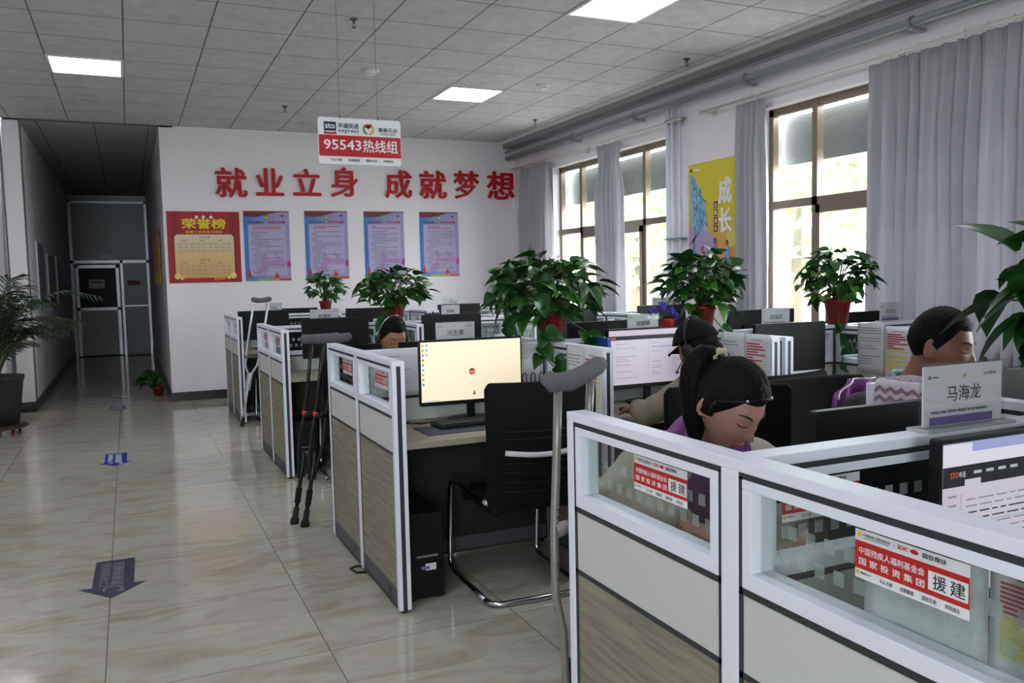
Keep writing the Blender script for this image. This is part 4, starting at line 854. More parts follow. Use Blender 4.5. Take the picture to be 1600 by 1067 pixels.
# ------------------------------------------------------------------ crutches
def underarm(label, top, foot, lean_dir, pad_len, mtl, padm, H, name='crutch', grip=.55, wrap=False, base_pt=.42):
    """top: pad centre, foot: tip; lean_dir: direction of pad length"""
    t = thing(name, label, 'crutch', foot, 0, None); T = V(top)-V(foot); L = V(lean_dir).normalized(); hw = pad_len*.36
    J = T*base_pt; A0 = T*.96-L*hw; A1 = T*.96+L*hw; q = T*.62
    for s in (-1, 1):
        b = MB(); P = [T*.97+L*s*hw, T*.8+L*s*hw*1.0, q+L*s*hw*.95, T*(base_pt+.06)+L*s*hw*.8, T*base_pt+L*s*.018, T*(base_pt-.14)+L*s*.016]
        b.tube(P, .011, mtl, 8); b.build('upright', t, True)
    b = MB(); b.tube([T*(base_pt-.0), T*.06], .012, mtl, 10); b.build('lower_tube', t, True)
    b = MB(); P = [T-L*pad_len/2, T-L*pad_len*.42+T.normalized()*.003, T-L*pad_len*.2-T.normalized()*.006, T-T.normalized()*.008, T+L*pad_len*.2-T.normalized()*.004, T+L*pad_len*.42+T.normalized()*.004, T+L*pad_len/2]
    b.tube(P, [(.016, .014), (.026, .02), (.026, .021), (.024, .021), (.026, .021), (.026, .02), (.016, .014)], padm, 12, hint=T); b.build('underarm_pad', t, True)
    b = MB(); g = T*grip; b.tube([g-L*hw, g+L*hw], .016, padm, 10); b.build('hand_grip', t, True)
    b = MB(); b.tube([T*.0, T*.015, T*.02, T*.075], [.022, .022, .016, .014], mat('rubber_black', '#101010', .8), 12); b.build('rubber_tip', t, True)
    return t
M_CR = mat('worn_aluminium', '#8d8b86', .4, .5); M_CRB = mat('crutch_black', '#151517', .35)
# near crutch, custom: leans on the nearest partition corner
t = thing('crutch', 'grey metal underarm crutch with padded top in the foreground', 'crutch', (.985, 1.99, 0))
padc = [unproj_y(850, 590, 1.95), unproj_y(862, 598, 1.95), unproj_y(890, 596, 1.96), unproj_y(915, 583, 1.97), unproj_y(935, 570, 1.98), unproj_y(945, 566, 1.98)]
O = V((.985, 1.99, 0)); P = [p-O for p in padc]
b = MB(); b.tube(P, [(.016, .012), (.026, .02), (.027, .021), (.026, .021), (.026, .02), (.015, .012)], M_GREYFOAM, 14, hint=(0, 0, 1)); b.build('underarm_pad', t, True)
up1 = [unproj_y(872, 606, 1.955)-O, unproj_y(870, 700, 1.96)-O, unproj_y(866, 830, 1.96)-O, unproj_y(868, 930, 1.965)-O, unproj_y(880, 985, 1.97)-O, unproj_y(884, 1060, 1.975)-O]
up1.append(V((up1[-1].x+.008, -.012, .12)))
b = MB(); b.tube(up1, .0115, M_CR, 10, hint=(1, 0, 0)); b.build('front_upright', t, True)
up2 = [unproj_y(923, 590, 1.975)-O, unproj_y(920, 650, 1.98)-O, unproj_y(917, 790, 1.985)-O, unproj_y(915, 930, 1.99)-O, unproj_y(900, 985, 1.99)-O, unproj_y(896, 1060, 1.99)-O]
up2.append(V((up2[-1].x+.004, 0, .12)))
b = MB(); b.tube(up2, .0115, M_CR, 10, hint=(1, 0, 0)); b.build('rear_upright', t, True)
b = MB(); b.tube([V((up1[-1].x/2+up2[-1].x/2, 0, .4)), V((up1[-1].x/2+up2[-1].x/2, 0, .02))], .011, M_CRB, 10); b.build('lower_tube', t, True)
b = MB(); b.lathe([(.022, 0), (.022, .02), (.015, .025), (.014, .07)], mat('rubber_black', '#101010', .8), (up1[-1].x/2+up2[-1].x/2, 0, 0), 14); b.build('rubber_tip', t, True)
g1 = unproj_y(866, 830, 1.955)-O; g2 = unproj_y(916, 812, 1.985)-O
b = MB(); b.tube([g1, g1.lerp(g2, .5), g2], [.013, .016, .014], M_GREYFOAM, 10); b.build('hand_grip', t, True)
b = MB(); b.grid(lambda u, v: g1.lerp(g2, .02+.62*u)+V((.0, 0, 0))+(V((0, math.cos(v*2*PI), math.sin(v*2*PI)))*(.02+.006*noise.noise(V((u*7, v*9, 1)))-.005*u)), 10, 14, mat('cloudy_plastic_film', '#9b978e', .35, alpha=.7, bump=.5, bscale=60)); b.build('plastic_wrap', t, True)
b = MB()
for z_ in (795, 807, 880, 905): p = unproj_y(869, z_, 1.96)-O; b.ball(p+V((-.0, -.0105, 0)), .0028, M_INK, 8, 6)
b.build('adjustment_hole', t)
# black pair
def black_crutch(label, dx, dy):
    T = V((1.03+dx, 4.83+dy, 1.12)); F = V((.872+dx*.9, 5.02+dy*1.3, 0)); t = thing('crutch', label, 'crutch', F, 0, 'black crutch pair'); D = T-F; L = V((1, -.1, 0)).normalized()
    b = MB(); u = D.normalized(); b.tube([D-L*.11, D-L*.1+u*.0, D-L*.05-u*.003, D+L*.05, D+L*.1+u*.004, D+L*.115], [(.012, .012), (.026, .022), (.028, .023), (.028, .023), (.026, .022), (.012, .012)], M_GREYFOAM, 12, hint=u); b.build('underarm_pad', t, True)
    for s in (-1, 1):
        b = MB(); P = [D*.98+L*s*.045, D*.8+L*s*.036, D*.62+L*s*.03, D*.5+L*s*.036, D*.4+L*s*.03, D*.33+L*s*.018, D*.26+L*s*.016]; b.tube(P, .0105, M_CRB, 8); b.build('upright', t, True)
        if s < 0: b = MB(); b.tube([D*.6+L*s*.031, D*.622+L*s*.031], .015, mat('orange_red_collar', '#b8381c', .5), 8); b.build('red_collar', t, True)
    b = MB(); b.tube([D*.6-L*.03, D*.6+L*.03], .017, M_BLACK, 8); b.build('hand_grip', t, True)
    b = MB(); b.tube([D*.4, D*.1], .013, M_CRB, 8)
    for k in range(7): b.tube([D*(.12+k*.012), D*(.127+k*.012)], .019, M_BLACK, 8)
    b.build('lower_tube', t, True); b = MB(); b.tube([D*.0, D*.03, D*.035, D*.09], [.027, .025, .018, .017], mat('rubber_black', '#101010', .8), 10); b.build('rubber_tip', t, True)
black_crutch('left black crutch of the leaning pair with grey pads', -.035, .06)
black_crutch('right black crutch of the leaning pair, pad in front', .015, -.01)
underarm('silver underarm crutch leaning behind the third row end', (1.23, 8.88, 1.28), (.99, 8.93, 0), (1, 0, 0), .2, mat('bright_aluminium', '#c8ccd0', .3, .5), M_GREYFOAM, 1.28)

# ------------------------------------------------------------------ plants
LEAF = [(0, 0), (.12, -.06), (.3, -.02), (.42, .14), (.42, .34), (.33, .58), (.18, .82), (0, 1.08)]
def leaf(b, p, d, nrm, s, m, droop=.25):
    d = d.normalized(); side = d.cross(nrm).normalized(); n = side.cross(d).normalized()
    vs = []; k = len(LEAF)
    for sg in (-1, 0, 1):
        for (x, y) in LEAF:
            if sg == 0: q = p+d*(y*s if 0 < y < 1.05 else (0.04*s if y == 0 or y < 0 else y*s))-n*(droop*s*max(0, y)**2)
            else: q = p+side*(sg*x*s)+d*(y*s)-n*(droop*s*max(0, y)**2)+n*(x*s*.35)
            vs.append(q)
    fs = []
    for i in range(k-1): fs += [(i, i+1, k+i+1, k+i), (k+i, k+i+1, 2*k+i+1, 2*k+i)]
    b.add(vs, fs, m)
def pothos(label, x, y, z, rx, rz, ztop, n, s, seed, pot=True, pr=.075, phh=.14, trail=(), spiky=0, off=(0, 0)):
    t = thing('potted_pothos', label, 'plant', (x, y, z), 0, 'potted pothos plants'); rnd = random.Random(seed)
    b = MB(); b.lathe([(pr*.72, 0), (pr*.95, phh*.8), (pr*1.08, phh*.82), (pr*1.08, phh), (pr*.95, phh), (pr*.9, phh*.9)], M_POT, n=24); b.build('pot', t, True)
    b = MB(); b.lathe([(pr*.9, phh*.86), (pr*.5, phh*.9)], mat('soil', '#2a2119', .9), n=20); b.build('soil', t)
    fb = MB(); sb = MB(); base = V((0, 0, phh))
    C0 = V((off[0], off[1], (ztop+phh*.55)/2))
    for i in range(n):
        d = V((rnd.gauss(0, 1), rnd.gauss(0, 1), rnd.gauss(.15, .85))).normalized(); q = C0+V((d.x*rx, d.y*rx*.85, d.z*rz))*rnd.uniform(.55, 1.0)
        if q.z < .03 and math.hypot(q.x, q.y) < pr*1.3: q.z = phh+.05
        out = V((q.x, q.y, 0)); out = out.normalized() if out.length > .01 else V((1, 0, 0))
        dr = (out*rnd.uniform(.5, 1)+V((rnd.gauss(0, .35), rnd.gauss(0, .35), rnd.uniform(-.7, .25)+.5*max(0, d.z)))).normalized(); nr = (V((0, 0, 1))+out*.5+V((rnd.gauss(0, .3), rnd.gauss(0, .3), 0))).normalized()
        leaf(fb, q, dr, nr, s*rnd.uniform(.7, 1.2), M_LEAF2 if rnd.random() < .25 else M_LEAF)
        if i % 3 == 0: sb.tube([base+V((rnd.uniform(-.03, .03), rnd.uniform(-.03, .03), 0)), (base+q)/2+V((0, 0, .04)), q], .0028, M_STEM, 5)
    for P in trail:
        P = [V(p) for p in P]; sb.tube([base]+P, .003, M_STEM, 5)
        for j, p in enumerate(P):
            for k in range(2): leaf(fb, p+V((rnd.uniform(-.02, .02), rnd.uniform(-.02, .02), rnd.uniform(-.03, .03))), V((rnd.uniform(-1, 1), -.5, rnd.uniform(-1, .1))), V((rnd.uniform(-.4, .4), -1, .6)), s*rnd.uniform(.7, 1.1), M_LEAF)
    fb.build('foliage', t, True); sb.build('stems', t, True)
    return t
pothos('smallest pothos in a red pot before the blue posters', 2.05, 9.695, 1.1, .22, .17, .48, 110, .085, 11, pr=.07, phh=.13)
pothos('mid-size pothos in a red pot behind the headset man', 2.05, 6.935, 1.1, .32, .17, .45, 190, .09, 12, pr=.085, phh=.16, trail=[[(-.15, -.1, .05), (-.17, -.12, -.02)]])
pothos('largest pothos, red pot, trailing leaves beside the beige screen', 2.08, 4.1, 1.1, .33, .19, .46, 230, .10, 13, pr=.085, phh=.16, off=(-.02, 0), trail=[[(-.1, -.1, .06), (-.13, -.12, -.04), (-.06, -.13, -.12), (0, -.13, -.16)], [(-.25, -.02, .12), (-.28, -.03, .06)], [(.16, -.1, .05), (.2, -.1, .0)]])
pothos('bushy pothos in a red pot below the yellow poster', 3.09, 4.1, 1.1, .25, .19, .50, 190, .09, 14, pr=.075, phh=.16, trail=[[(.1, -.08, .0), (.13, -.1, -.06)]])
pothos('pothos in a red pot before the nearer window', 4.15, 4.1, 1.1, .24, .18, .52, 150, .09, 15, pr=.085, phh=.17, trail=[[(-.08, -.09, .02), (-.07, -.1, -.08), (-.05, -.1, -.16), (-.06, -.1, -.24)]])
pothos('big-leaved pothos at the right edge, nearest', 2.08, 1.27, 1.1, .26, .17, .47, 95, .12, 16, pr=.08, phh=.16, off=(.05, 0), trail=[[(-.08, .05, .16), (-.12, .06, .1), (-.1, .05, .03)], [(-.05, -.02, .1), (-.06, -.02, .0)]])
# purple flowers
t = thing('flower_pot', 'purple artificial flowers in a small red pot', 'plant', (2.84, 4.1, 1.1)); b = MB(); b.lathe([(.03, 0), (.042, .08), (.042, .09)], mat('bright_red_pot', '#a81c20', .3), n=18); b.build('pot', t, True)
b = MB(); fl = MB(); rnd = random.Random(5)
for cx, cz in ((-.1, .135), (-.03, .16), (.03, .13), (.05, .1)):
    b.tube([(0, 0, .08), (cx*.6, 0, cz-.02), (cx, 0, cz)], .002, M_STEM, 5)
    for k in range(26):
        d = V((rnd.gauss(0, 1), rnd.gauss(0, 1), rnd.gauss(0, 1))).normalized(); q = V((cx, 0, cz))+d*.022; a = d.cross(V((.3, .2, 1))).normalized(); c = d.cross(a)
        fl.add([q+a*.012, q+c*.012+d*.006, q-a*.012, q-c*.012+d*.006], [(0, 1, 2, 3)], mat('flower_violet', '#4b3fae', .6))
for k in range(8): leaf(b, V((rnd.uniform(-.08, .06), rnd.uniform(-.03, .03), .09)), V((rnd.uniform(-1, 1), rnd.uniform(-1, 1), .1)), V((0, 0, 1)), .06, M_LEAF2)
b.build('leaves', t, True); fl.build('blossoms', t)
# palm
t = thing('potted_palm', 'feathery palm in a dark speckled pot on a wheeled stand', 'plant', (-1.26, 9.72, 0))
b = MB(); b.lathe([(.205, .1), (.235, .3), (.26, .52), (.275, .56), (.275, .585), (.25, .585), (.24, .56)], mat('speckled_pot', '#221d19', .6, var=.8, vscale=30), n=32); b.build('pot', t, True)
b = MB(); b.lathe([(.24, .56), (.1, .57)], mat('soil', '#2a2119', .9), n=20); b.build('soil', t)
b = MB(); b.lathe([(.28, .068), (.29, .075), (.29, .085), (.27, .085), (.26, .1), (.1, .1)], mat('dolly_metal', '#4a4038', .4, .4), n=32); b.build('dolly_tray', t, True)
for k in range(5):
    a = k*2*PI/5-.75; b = MB(); b.tube([(.22*math.cos(a)-.012, .22*math.sin(a), .028), (.22*math.cos(a)+.012, .22*math.sin(a), .028)], .027, mat('castor_red', '#6d1016', .4), 12); b.box((.22*math.cos(a)-.008, .22*math.sin(a)-.012, .03), (.22*math.cos(a)+.008, .22*math.sin(a)+.012, .07), M_BLACK); b.build('castor_wheel', t, True)
rnd = random.Random(8); b = MB(); st = MB()
for k in range(44):
    a = rnd.uniform(0, 2*PI); R_ = rnd.uniform(.25, .75); hh = rnd.uniform(.45, 1.0)*(1 if R_ < .6 else .75); 
    if k == 0: a, R_, hh = -.1, .92, .95
    if k == 1: a, R_, hh = .1, .7, .6
    if k == 2: a, R_, hh = -.5, .3, 1.1
    d = V((math.cos(a), math.sin(a), 0)); P = []
    for i in range(13):
        u = i/12; P.append(V((0, 0, .56))+d*(.05+R_*u**1.3)+V((0, 0, hh*(math.sin(min(1, u*1.05)*PI*.62)*.9))))
    st.tube(P, [.006-.004*i/12 for i in range(13)], M_STEM, 5)
    for i in range(3, 13):
        for h_ in (0, .5):
            if i+h_ > 12: continue
            p = P[i] if not h_ else (P[i]+P[min(12, i+1)])/2; tg = (P[min(12, i+1)]-P[i-1]).normalized(); sd = tg.cross(V((0, 0, 1))).normalized(); ln = .2*math.sin(PI*(i+h_-2)/11.5)+.05
            for s in (-1, 1):
                dd = (sd*s+tg*.7+V((0, 0, -.25))).normalized(); w_ = tg*.009; q = p+dd*ln*.55+V((0, 0, .01)); e = p+dd*ln+V((0, 0, -.03))
                b.add([p-w_*.4, q-w_, e, q+w_, p+w_*.4], [(0, 1, 3, 4), (1, 2, 3)], M_PALM)
b.build('fronds', t); st.build('stems', t, True)
pothos('small leafy plant in a terracotta pot at the corridor mouth', .3, 12.0, 0, .15, .13, .36, 90, .075, 20, pr=.075, phh=.13, off=(-.08, 0))
for o in bpy.data.objects:
    if o.get('label', '').startswith('small leafy plant'): o.location = (.3, 12.0, 0); del o['group']

# ------------------------------------------------------------------ people
def head_pt(d, f=1.0, female=True):
    """surface of a head; local x right, y forward, z up; centre between the ears. d unit vector"""
    x, y, z = d; R = V((x*.074, y*.094, z*.115))
    if z < 0: k = min(1, -z*1.15); R.x *= 1-.36*k*k-.06*k; R.y = R.y*(1-.18*k*k)+(.018*k if y > -.3 else .028*k)
    if y < 0 and z > 0: R.y *= 1.05
    if y > .2:
        g = lambda cx, cz, sx, sz: math.exp(-((R.x-cx)/sx)**2-((R.z-cz)/sz)**2); add = 0
        add += .019*g(0, -.03, .009, .013)+.009*g(0, -.01, .007, .022)+.006*g(.0095, -.036, .006, .007)+.006*g(-.0095, -.036, .006, .007)
        add -= .0075*g(.031, .004, .016, .011)+.0075*g(-.031, .004, .016, .011)
        add += .0035*g(.031, .002, .013, .006)+.0035*g(-.031, .002, .013, .006)
        add += .004*g(.03, .025, .02, .008)+.004*g(-.03, .025, .02, .008)
        add += .006*g(0, -.06, .018, .006)+.0055*g(0, -.071, .015, .006)-.003*g(0, -.0655, .02, .0025)-.004*g(0, -.08, .016, .005)+.006*g(0, -.098, .018, .012)
        add += .005*g(.042, -.03, .02, .022)+.005*g(-.042, -.03, .02, .022)
        R.y += add*min(1, (y-.2)*3)
    return R*f
def head_mesh(b, M4, mm, nu=72, nv=56):
    vs = []
    for i in range(nv+1):
        t = -PI/2+PI*i/nv
        for j in range(nu):
            a = 2*PI*j/nu; d = (math.cos(t)*math.sin(a), math.cos(t)*math.cos(a), math.sin(t)); vs.append(head_pt(d))
    fs = [(i*nu+j, (i+1)*nu+j, (i+1)*nu+(j+1) % nu, i*nu+(j+1) % nu) for i in range(nv) for j in range(nu)]
    b.add(vs, fs, mm, M4)
    for s in (-1, 1):   # ears
        P = [V((s*.071, -.004+.0*k, 0)) for k in range(1)]
        ring = [V((s*(.076+.009*math.cos(a)), -.012-.014*math.cos(a)+.003, -.008+.029*math.sin(a))) for a in [k*2*PI/12 for k in range(13)]]
        b.tube(ring, .0055, mm, 8, X=M4, cap=False); b.ball((s*.074, -.01, -.01), (.007, .015, .024), mm, 10, 8, X=M4)
def face_surface(x, z, lift=.001):
    # find surface y at (x,z)
    best = None
    lo = V((x/.074, .6, z/.115))
    yy = .09
    d = V((x/.074, max(.05, 1-(x/.074)**2-(z/.115)**2)**.5, z/.115)).normalized()
    for _ in range(12):
        p = head_pt(d); d = V((d.x+(x-p.x)/.09, d.y, d.z+(z-p.z)/.12)).normalized()
    p = head_pt(d); return V((p.x, p.y+lift, p.z))
def hand(b, wrist, direction, palm_n, mm, side=1, s=1.0, curl=.5, bend=None):
    d = V(direction).normalized(); n = V(palm_n); n = (n-d*n.dot(d)).normalized(); sd = d.cross(n)*side
    W0 = V(wrist); kn = W0+d*.085*s
    b.tube([W0-d*.02, W0+d*.03*s, W0+d*.06*s, kn], [(.017*s, .025*s), (.015*s, .034*s), (.014*s, .04*s), (.012*s, .038*s)], mm, 12, hint=n)
    for k, (off, l) in enumerate(((-.03, .066), (-.01, .076), (.01, .072), (.029, .056))):
        p = kn+sd*off*s-d*.008; P = [p]; a = 0
        for j in range(3):
            a += curl*(.5+.5*j*.5); dd = d*math.cos(a)-n*math.sin(a)+sd*off*1.2; P.append(P[-1]+dd.normalized()*l*s*(.44, .32, .24)[j])
        b.tube(P, [.0092*s, .0088*s, .008*s, .0062*s], mm, 8, hint=n); b.ball(P[-1], .0062*s, mm, 8, 6)
    p = W0+d*.022*s-sd*.028*s; P = [p, p+(d*.6-sd*.7-n*.25).normalized()*.034*s, p+(d*.6-sd*.7-n*.25).normalized()*.034*s+(d*.85-sd*.3-n*.45).normalized()*.03*s, p+(d*.6-sd*.7-n*.25).normalized()*.034*s+(d*.85-sd*.3-n*.45).normalized()*.054*s]
    b.tube(P, [.013*s, .0105*s, .0095*s, .007*s], mm, 8, hint=n); b.ball(P[-1], .007*s, mm, 8, 6)
def remesh(o, vox, smooth=2):
    md = o.modifiers.new('r', 'REMESH'); md.mode = 'VOXEL'; md.voxel_size = vox; md.use_smooth_shade = True
    if smooth: sm = o.modifiers.new('s', 'SMOOTH'); sm.factor = .5; sm.iterations = smooth
    dg = bpy.context.evaluated_depsgraph_get(); me = bpy.data.meshes.new_from_object(o.evaluated_get(dg)); me.name = o.name
    o.modifiers.clear(); old = o.data; mts = list(old.materials); o.data = me
    me.materials.clear(); [me.materials.append(q) for q in mts[:1]]
    me.polygons.foreach_set('material_index', [0]*len(me.polygons)); me.polygons.foreach_set('use_smooth', [True]*len(me.polygons))
    return o
def person(label, J, face, pitch, roll=0, shirt=None, vest=None, hair='short', skin=M_SKIN, vox=.0055, legs=M_NAVY, piping=False, collar=None, vest_side=None, headscale=1.0, cuffs=True):
    """J: joints in world; face: horizontal facing (x,y); pitch down in rad"""
    O = V(J['pelvis']); O.z = 0; t = thing('person', label, 'person', O); K = {k: V(v)-O for k, v in J.items()}
    f0 = V((face[0], face[1], 0)).normalized(); fw = (f0*math.cos(pitch)-V((0, 0, 1))*math.sin(pitch)).normalized(); rt = f0.cross(V((0, 0, 1))).normalized(); up = rt.cross(fw).normalized()
    rt = (rt*math.cos(roll)+up*math.sin(roll)).normalized(); up = rt.cross(fw).normalized()
    H = Matrix(((rt.x, fw.x, up.x, K['head'].x), (rt.y, fw.y, up.y, K['head'].y), (rt.z, fw.z, up.z, K['head'].z), (0, 0, 0, 1))) @ Matrix.Scale(headscale, 4)
    shl, shr, chest, neck, pel = K['shl'], K['shr'], K['chest'], K['neck'], K['pelvis']; ax = (shl-shr).normalized()
    b = MB(); head_mesh(b, H, skin)
    b.tube([neck-(H @ V((0, -.02, -.07))-neck)*.3, neck, neck.lerp(H @ V((0, -.025, -.06)), .6), H @ V((0, -.025, -.04))], [.062, .054, .05, .052], skin, 16)
    b.tube([pel, pel.lerp(chest, .5), chest, chest.lerp(neck, .55), neck], [(.1, .15), (.095, .135), (.105, .16), (.08, .14), (.05, .06)], skin, 20, hint=f0)
    b.tube([shl, (shl+shr)/2, shr], [.05, .07, .05], skin, 12)
    for s in 'lr':
        sh, el, wr = K['sh'+s], K['el'+s], K['wr'+s]
        b.tube([sh, sh.lerp(el, .5), el, el.lerp(wr, .35), wr], [.048, .043, .037, .036, .024], skin, 12); b.ball(sh, .05, skin, 12, 8); b.ball(el, .037, skin, 12, 8)
        hd = K.get('hd'+s, wr+(wr-el).normalized()*.1)-wr; hand(b, wr, hd, K.get('pn'+s, V((0, 0, 1))) if 'pn'+s not in J else V(J['pn'+s]), skin, 1 if s == 'l' else -1, .95, .28)
        hip = pel+ax*(.085 if s == 'l' else -.085); kn = K['kn'+s]; ft = K['ft'+s]
        b.tube([hip, hip.lerp(kn, .5), kn, kn.lerp(ft, .4), ft], [.085, .072, .055, .05, .034], skin, 12); b.ball(kn, .054, skin, 12, 8); b.tube([ft+V((0, 0, -.03)), ft+f0*.09+V((0, 0, -.045)), ft+f0*.17+V((0, 0, -.05))], [(.04, .035), (.032, .04), (.02, .03)], skin, 10)
    body = b.build('body', t); remesh(body, vox, 1)
    # trousers + shoes
    b = MB()
    for s in 'lr':
        hip = pel+ax*(.085 if s == 'l' else -.085); kn = K['kn'+s]; ft = K['ft'+s]; b.tube([hip+V((0, 0, .02)), hip.lerp(kn, .5), kn, kn.lerp(ft, .4), ft+V((0, 0, .03))], [.1, .084, .068, .062, .055], legs, 14); b.ball(kn, .067, legs, 12, 8)
    b.tube([pel+V((0, 0, -.02)), pel+V((0, 0, .1))], [(.125, .17), (.118, .16)], legs, 18, hint=f0); o = b.build('trousers', t); remesh(o, .012, 3)
    b = MB()
    for s in 'lr': ft = K['ft'+s]; b.tube([ft-f0*.03+V((0, 0, -.035)), ft+f0*.06+V((0, 0, -.045)), ft+f0*.15+V((0, 0, -.058)), ft+f0*.2+V((0, 0, -.06))], [(.04, .042), (.042, .045), (.03, .045), (.015, .03)], M_BLACK, 12)
    b.build('shoes', t, True)
    # shirt: torso and sleeves
    b = MB(); b.tube([pel+V((0, 0, .02)), pel.lerp(chest, .5), chest, chest.lerp(neck, .5), neck.lerp(chest, .12)], [(.122, .172), (.115, .158), (.122, .178), (.1, .16), (.066, .075)], shirt, 24, hint=f0)
    b.tube([shl-ax*.01, (shl+shr)/2, shr+ax*.01], [.064, .085, .064], shirt, 14)
    for s in 'lr':
        sh, el, wr = K['sh'+s], K['el'+s], K['wr'+s]; P = []; R = []
        for i in range(22):
            u = i/21; p = sh.lerp(el, u*2) if u < .5 else el.lerp(wr, (u-.5)*1.86); P.append(p); w = .067-.022*u; R.append(w+.0045*math.sin(u*34+(1 if s == 'l' else 2.5))*(.5+u)+(.005 if abs(u-.5) < .1 else 0))
        b.tube(P, R, shirt, 16); b.ball(sh, .067, shirt, 14, 10); b.ball(el, .053, shirt, 12, 8)
    o = b.build('jacket', t); remesh(o, .009, 2)
    if cuffs:
        b = MB()
        for s in 'lr': el, wr = K['el'+s], K['wr'+s]; c = el.lerp(wr, .9); d = (wr-el).normalized(); b.tube([c-d*.012, c+d*.004, c+d*.02], [.044, .046, .041], shirt, 16)
        b.build('cuff', t, True)
    if vest:
        b = MB(); nk = neck.lerp(chest, .1)
        b.tube([pel+V((0, 0, .03)), pel.lerp(chest, .5), chest, chest.lerp(neck, .5), nk], [(.13, .182), (.124, .168), (.134, .190), (.112, .172), (.074, .088)], vest, 24, hint=f0)
        b.tube([shl.lerp(shr, .12)+V((0, 0, .014)), (shl+shr)/2+V((0, 0, .01)), shr.lerp(shl, .12)+V((0, 0, .014))], [.068, .09, .068], vest, 14); o = b.build('vest', t); remesh(o, .009, 2)
    cm = collar or vest or shirt; b = MB(); un = (H @ V((0, -.03, -.1))-neck).normalized()
    def ring(u, v):
        a = u*2*PI*.86+.07*2*PI; r = .066+.012*v+.004*math.sin(a*3); e1 = rt; e2 = un.cross(e1).normalized()
        fr = -1 if e2.dot(f0) > 0 else 1
        return neck+un*(-.03+.055*v-.02*(1-abs(2*u-1)))*1+(-e1*math.sin(a)*1.05-e2*fr*math.cos(a)*-1)*-r
    b.grid(ring, 30, 5, cm); o = b.build('collar', t, True); md = o.modifiers.new('t', 'SOLIDIFY'); md.thickness = .006
    if piping:
        b = MB(); b.tube([V(ring(i/24, 1.03)) for i in range(25)], .0026, M_WHITE, 6); b.tube([V(ring(i/24, -.1))+V((0, 0, -.004)) for i in range(25)], .0026, M_WHITE, 6); b.build('piping', t, True)
    # face details
    dk = mat('lash_dark', '#1c1210', .6); bm = MB(); lip = MB()
    for s in (-1, 1):
        bm.tube([H @ face_surface(s*(.014+.036*u), .024+.007*math.sin(u*PI*.8), .0012) for u in [k/8 for k in range(9)]], [.0012, .002, .0026, .0028, .0028, .0026, .0022, .0016, .0008], dk, 6)
    bm.build('eyebrow', t, True); bm = MB()
    for s in (-1, 1):
        bm.tube([H @ face_surface(s*(.018+.028*u), .002-.005*math.sin(u*PI)+.002*u, .0016) for u in [k/8 for k in range(9)]], [.0006, .0012, .0015, .0016, .0016, .0016, .0015, .0014, .0007], dk, 6)
    bm.build('eyelash_line', t, True)
    lm = mat('lip', '#9c5750', .4)
    lip.tube([H @ face_surface((u-.5)*.044, -.0615-.001*math.cos((u-.5)*9), .001) for u in [k/10 for k in range(11)]], [.0006]+[.0024+.001*math.sin(k*PI/8) for k in range(9)]+[.0006], lm, 8)
    lip.tube([H @ face_surface((u-.5)*.036, -.0695, .0006) for u in [k/10 for k in range(11)]], [.0006]+[.0026+.0014*math.sin(k*PI/8) for k in range(9)]+[.0006], lm, 8); lip.build('lips', t, True)
    # hair
    if hair:
        b = MB(); nu, nv = 72, 34; vs = []; rnd = random.Random(2)
        def hairline(a):   # a=0 front; returns min elevation
            c = math.cos(a)
            if hair != 'short': return .52 if c > .75 else (.52-(.75-c)*1.05 if c > -.1 else -.38-.18*(-c))
            return .56 if c > .7 else (.56-(.7-c)*1.0 if c > 0 else -.14-.3*(-c))
        for i in range(nv+1):
            for j in range(nu):
                a = 2*PI*j/nu; e0 = math.asin(max(-.99, min(.99, hairline(a)))); e = e0+(PI/2-e0)*(i/nv)
                d = (math.cos(e)*math.sin(a), math.cos(e)*math.cos(a), math.sin(e)); p = head_pt(d); k = min(1, i/4)
                th = ((.013 if hair != 'short' else (.0025+.009*max(0, d[2]))))*k+.001; nn = V(d)
                st = noise.noise(V((d[0]*28, d[2]*5, 3)))*.0035*k if hair != 'short' else noise.noise(V((a*14, e*16, 3)))*.003*k
                vs.append(p+nn*(th+st))
        fs = [(i*nu+j, (i+1)*nu+j, (i+1)*nu+(j+1) % nu, i*nu+(j+1) % nu) for i in range(nv) for j in range(nu)]
        b.add(vs, fs, M_HAIR, H)
        if hair == 'pony':
            tie = V((0, -.098, .075)); root = H @ tie; L = rt*.62-f0*.62
            P = [H @ V((0, -.075, .062)), root]+[root+V((L.x*a, L.y*a, z_)) for a, z_ in ((.022, .008), (.042, .008), (.058, -.006), (.068, -.032), (.073, -.07), (.073, -.115), (.07, -.16), (.067, -.2), (.066, -.225))]
            for k in range(6):
                o_ = V((math.cos(k*1.05)*.009, math.sin(k*1.05)*.009, .003*math.sin(k*2))); b.tube([p+o_*(.3 if i < 2 else 1.2) for i, p in enumerate(P)], [.02, .014, .02, .024, .026, .028, .028, .026, .021, .012, .003], M_HAIR, 10, hint=rt.cross(V((0, 0, 1)))+V((.1, .1, 0)))
        if hair == 'long':
            P = [H @ V((0, -.085, .0)), H @ V((0, -.1, -.06)), neck-f0*.085+V((0, 0, .02)), chest.lerp(neck, .6)-f0*.12, chest-f0*.15]
            b.tube(P, [(.03, .06), (.035, .068), (.035, .066), (.03, .06), (.012, .04)], M_HAIR, 16, hint=f0)
        o = b.build('hair', t, True)
        if hair == 'pony':
            b = MB(); rg = [root+(H.to_3x3() @ V((.021*math.cos(a), .002*math.sin(5*a), .021*math.sin(a)))) for a in [k*2*PI/20 for k in range(21)]]; b.tube(rg, [.009+.002*math.sin(k*2.1) for k in range(21)], mat('cream_scrunchie', '#a39a84', .8), 8, cap=False); b.build('hair_tie', o, True)
    return t, H, K, ring
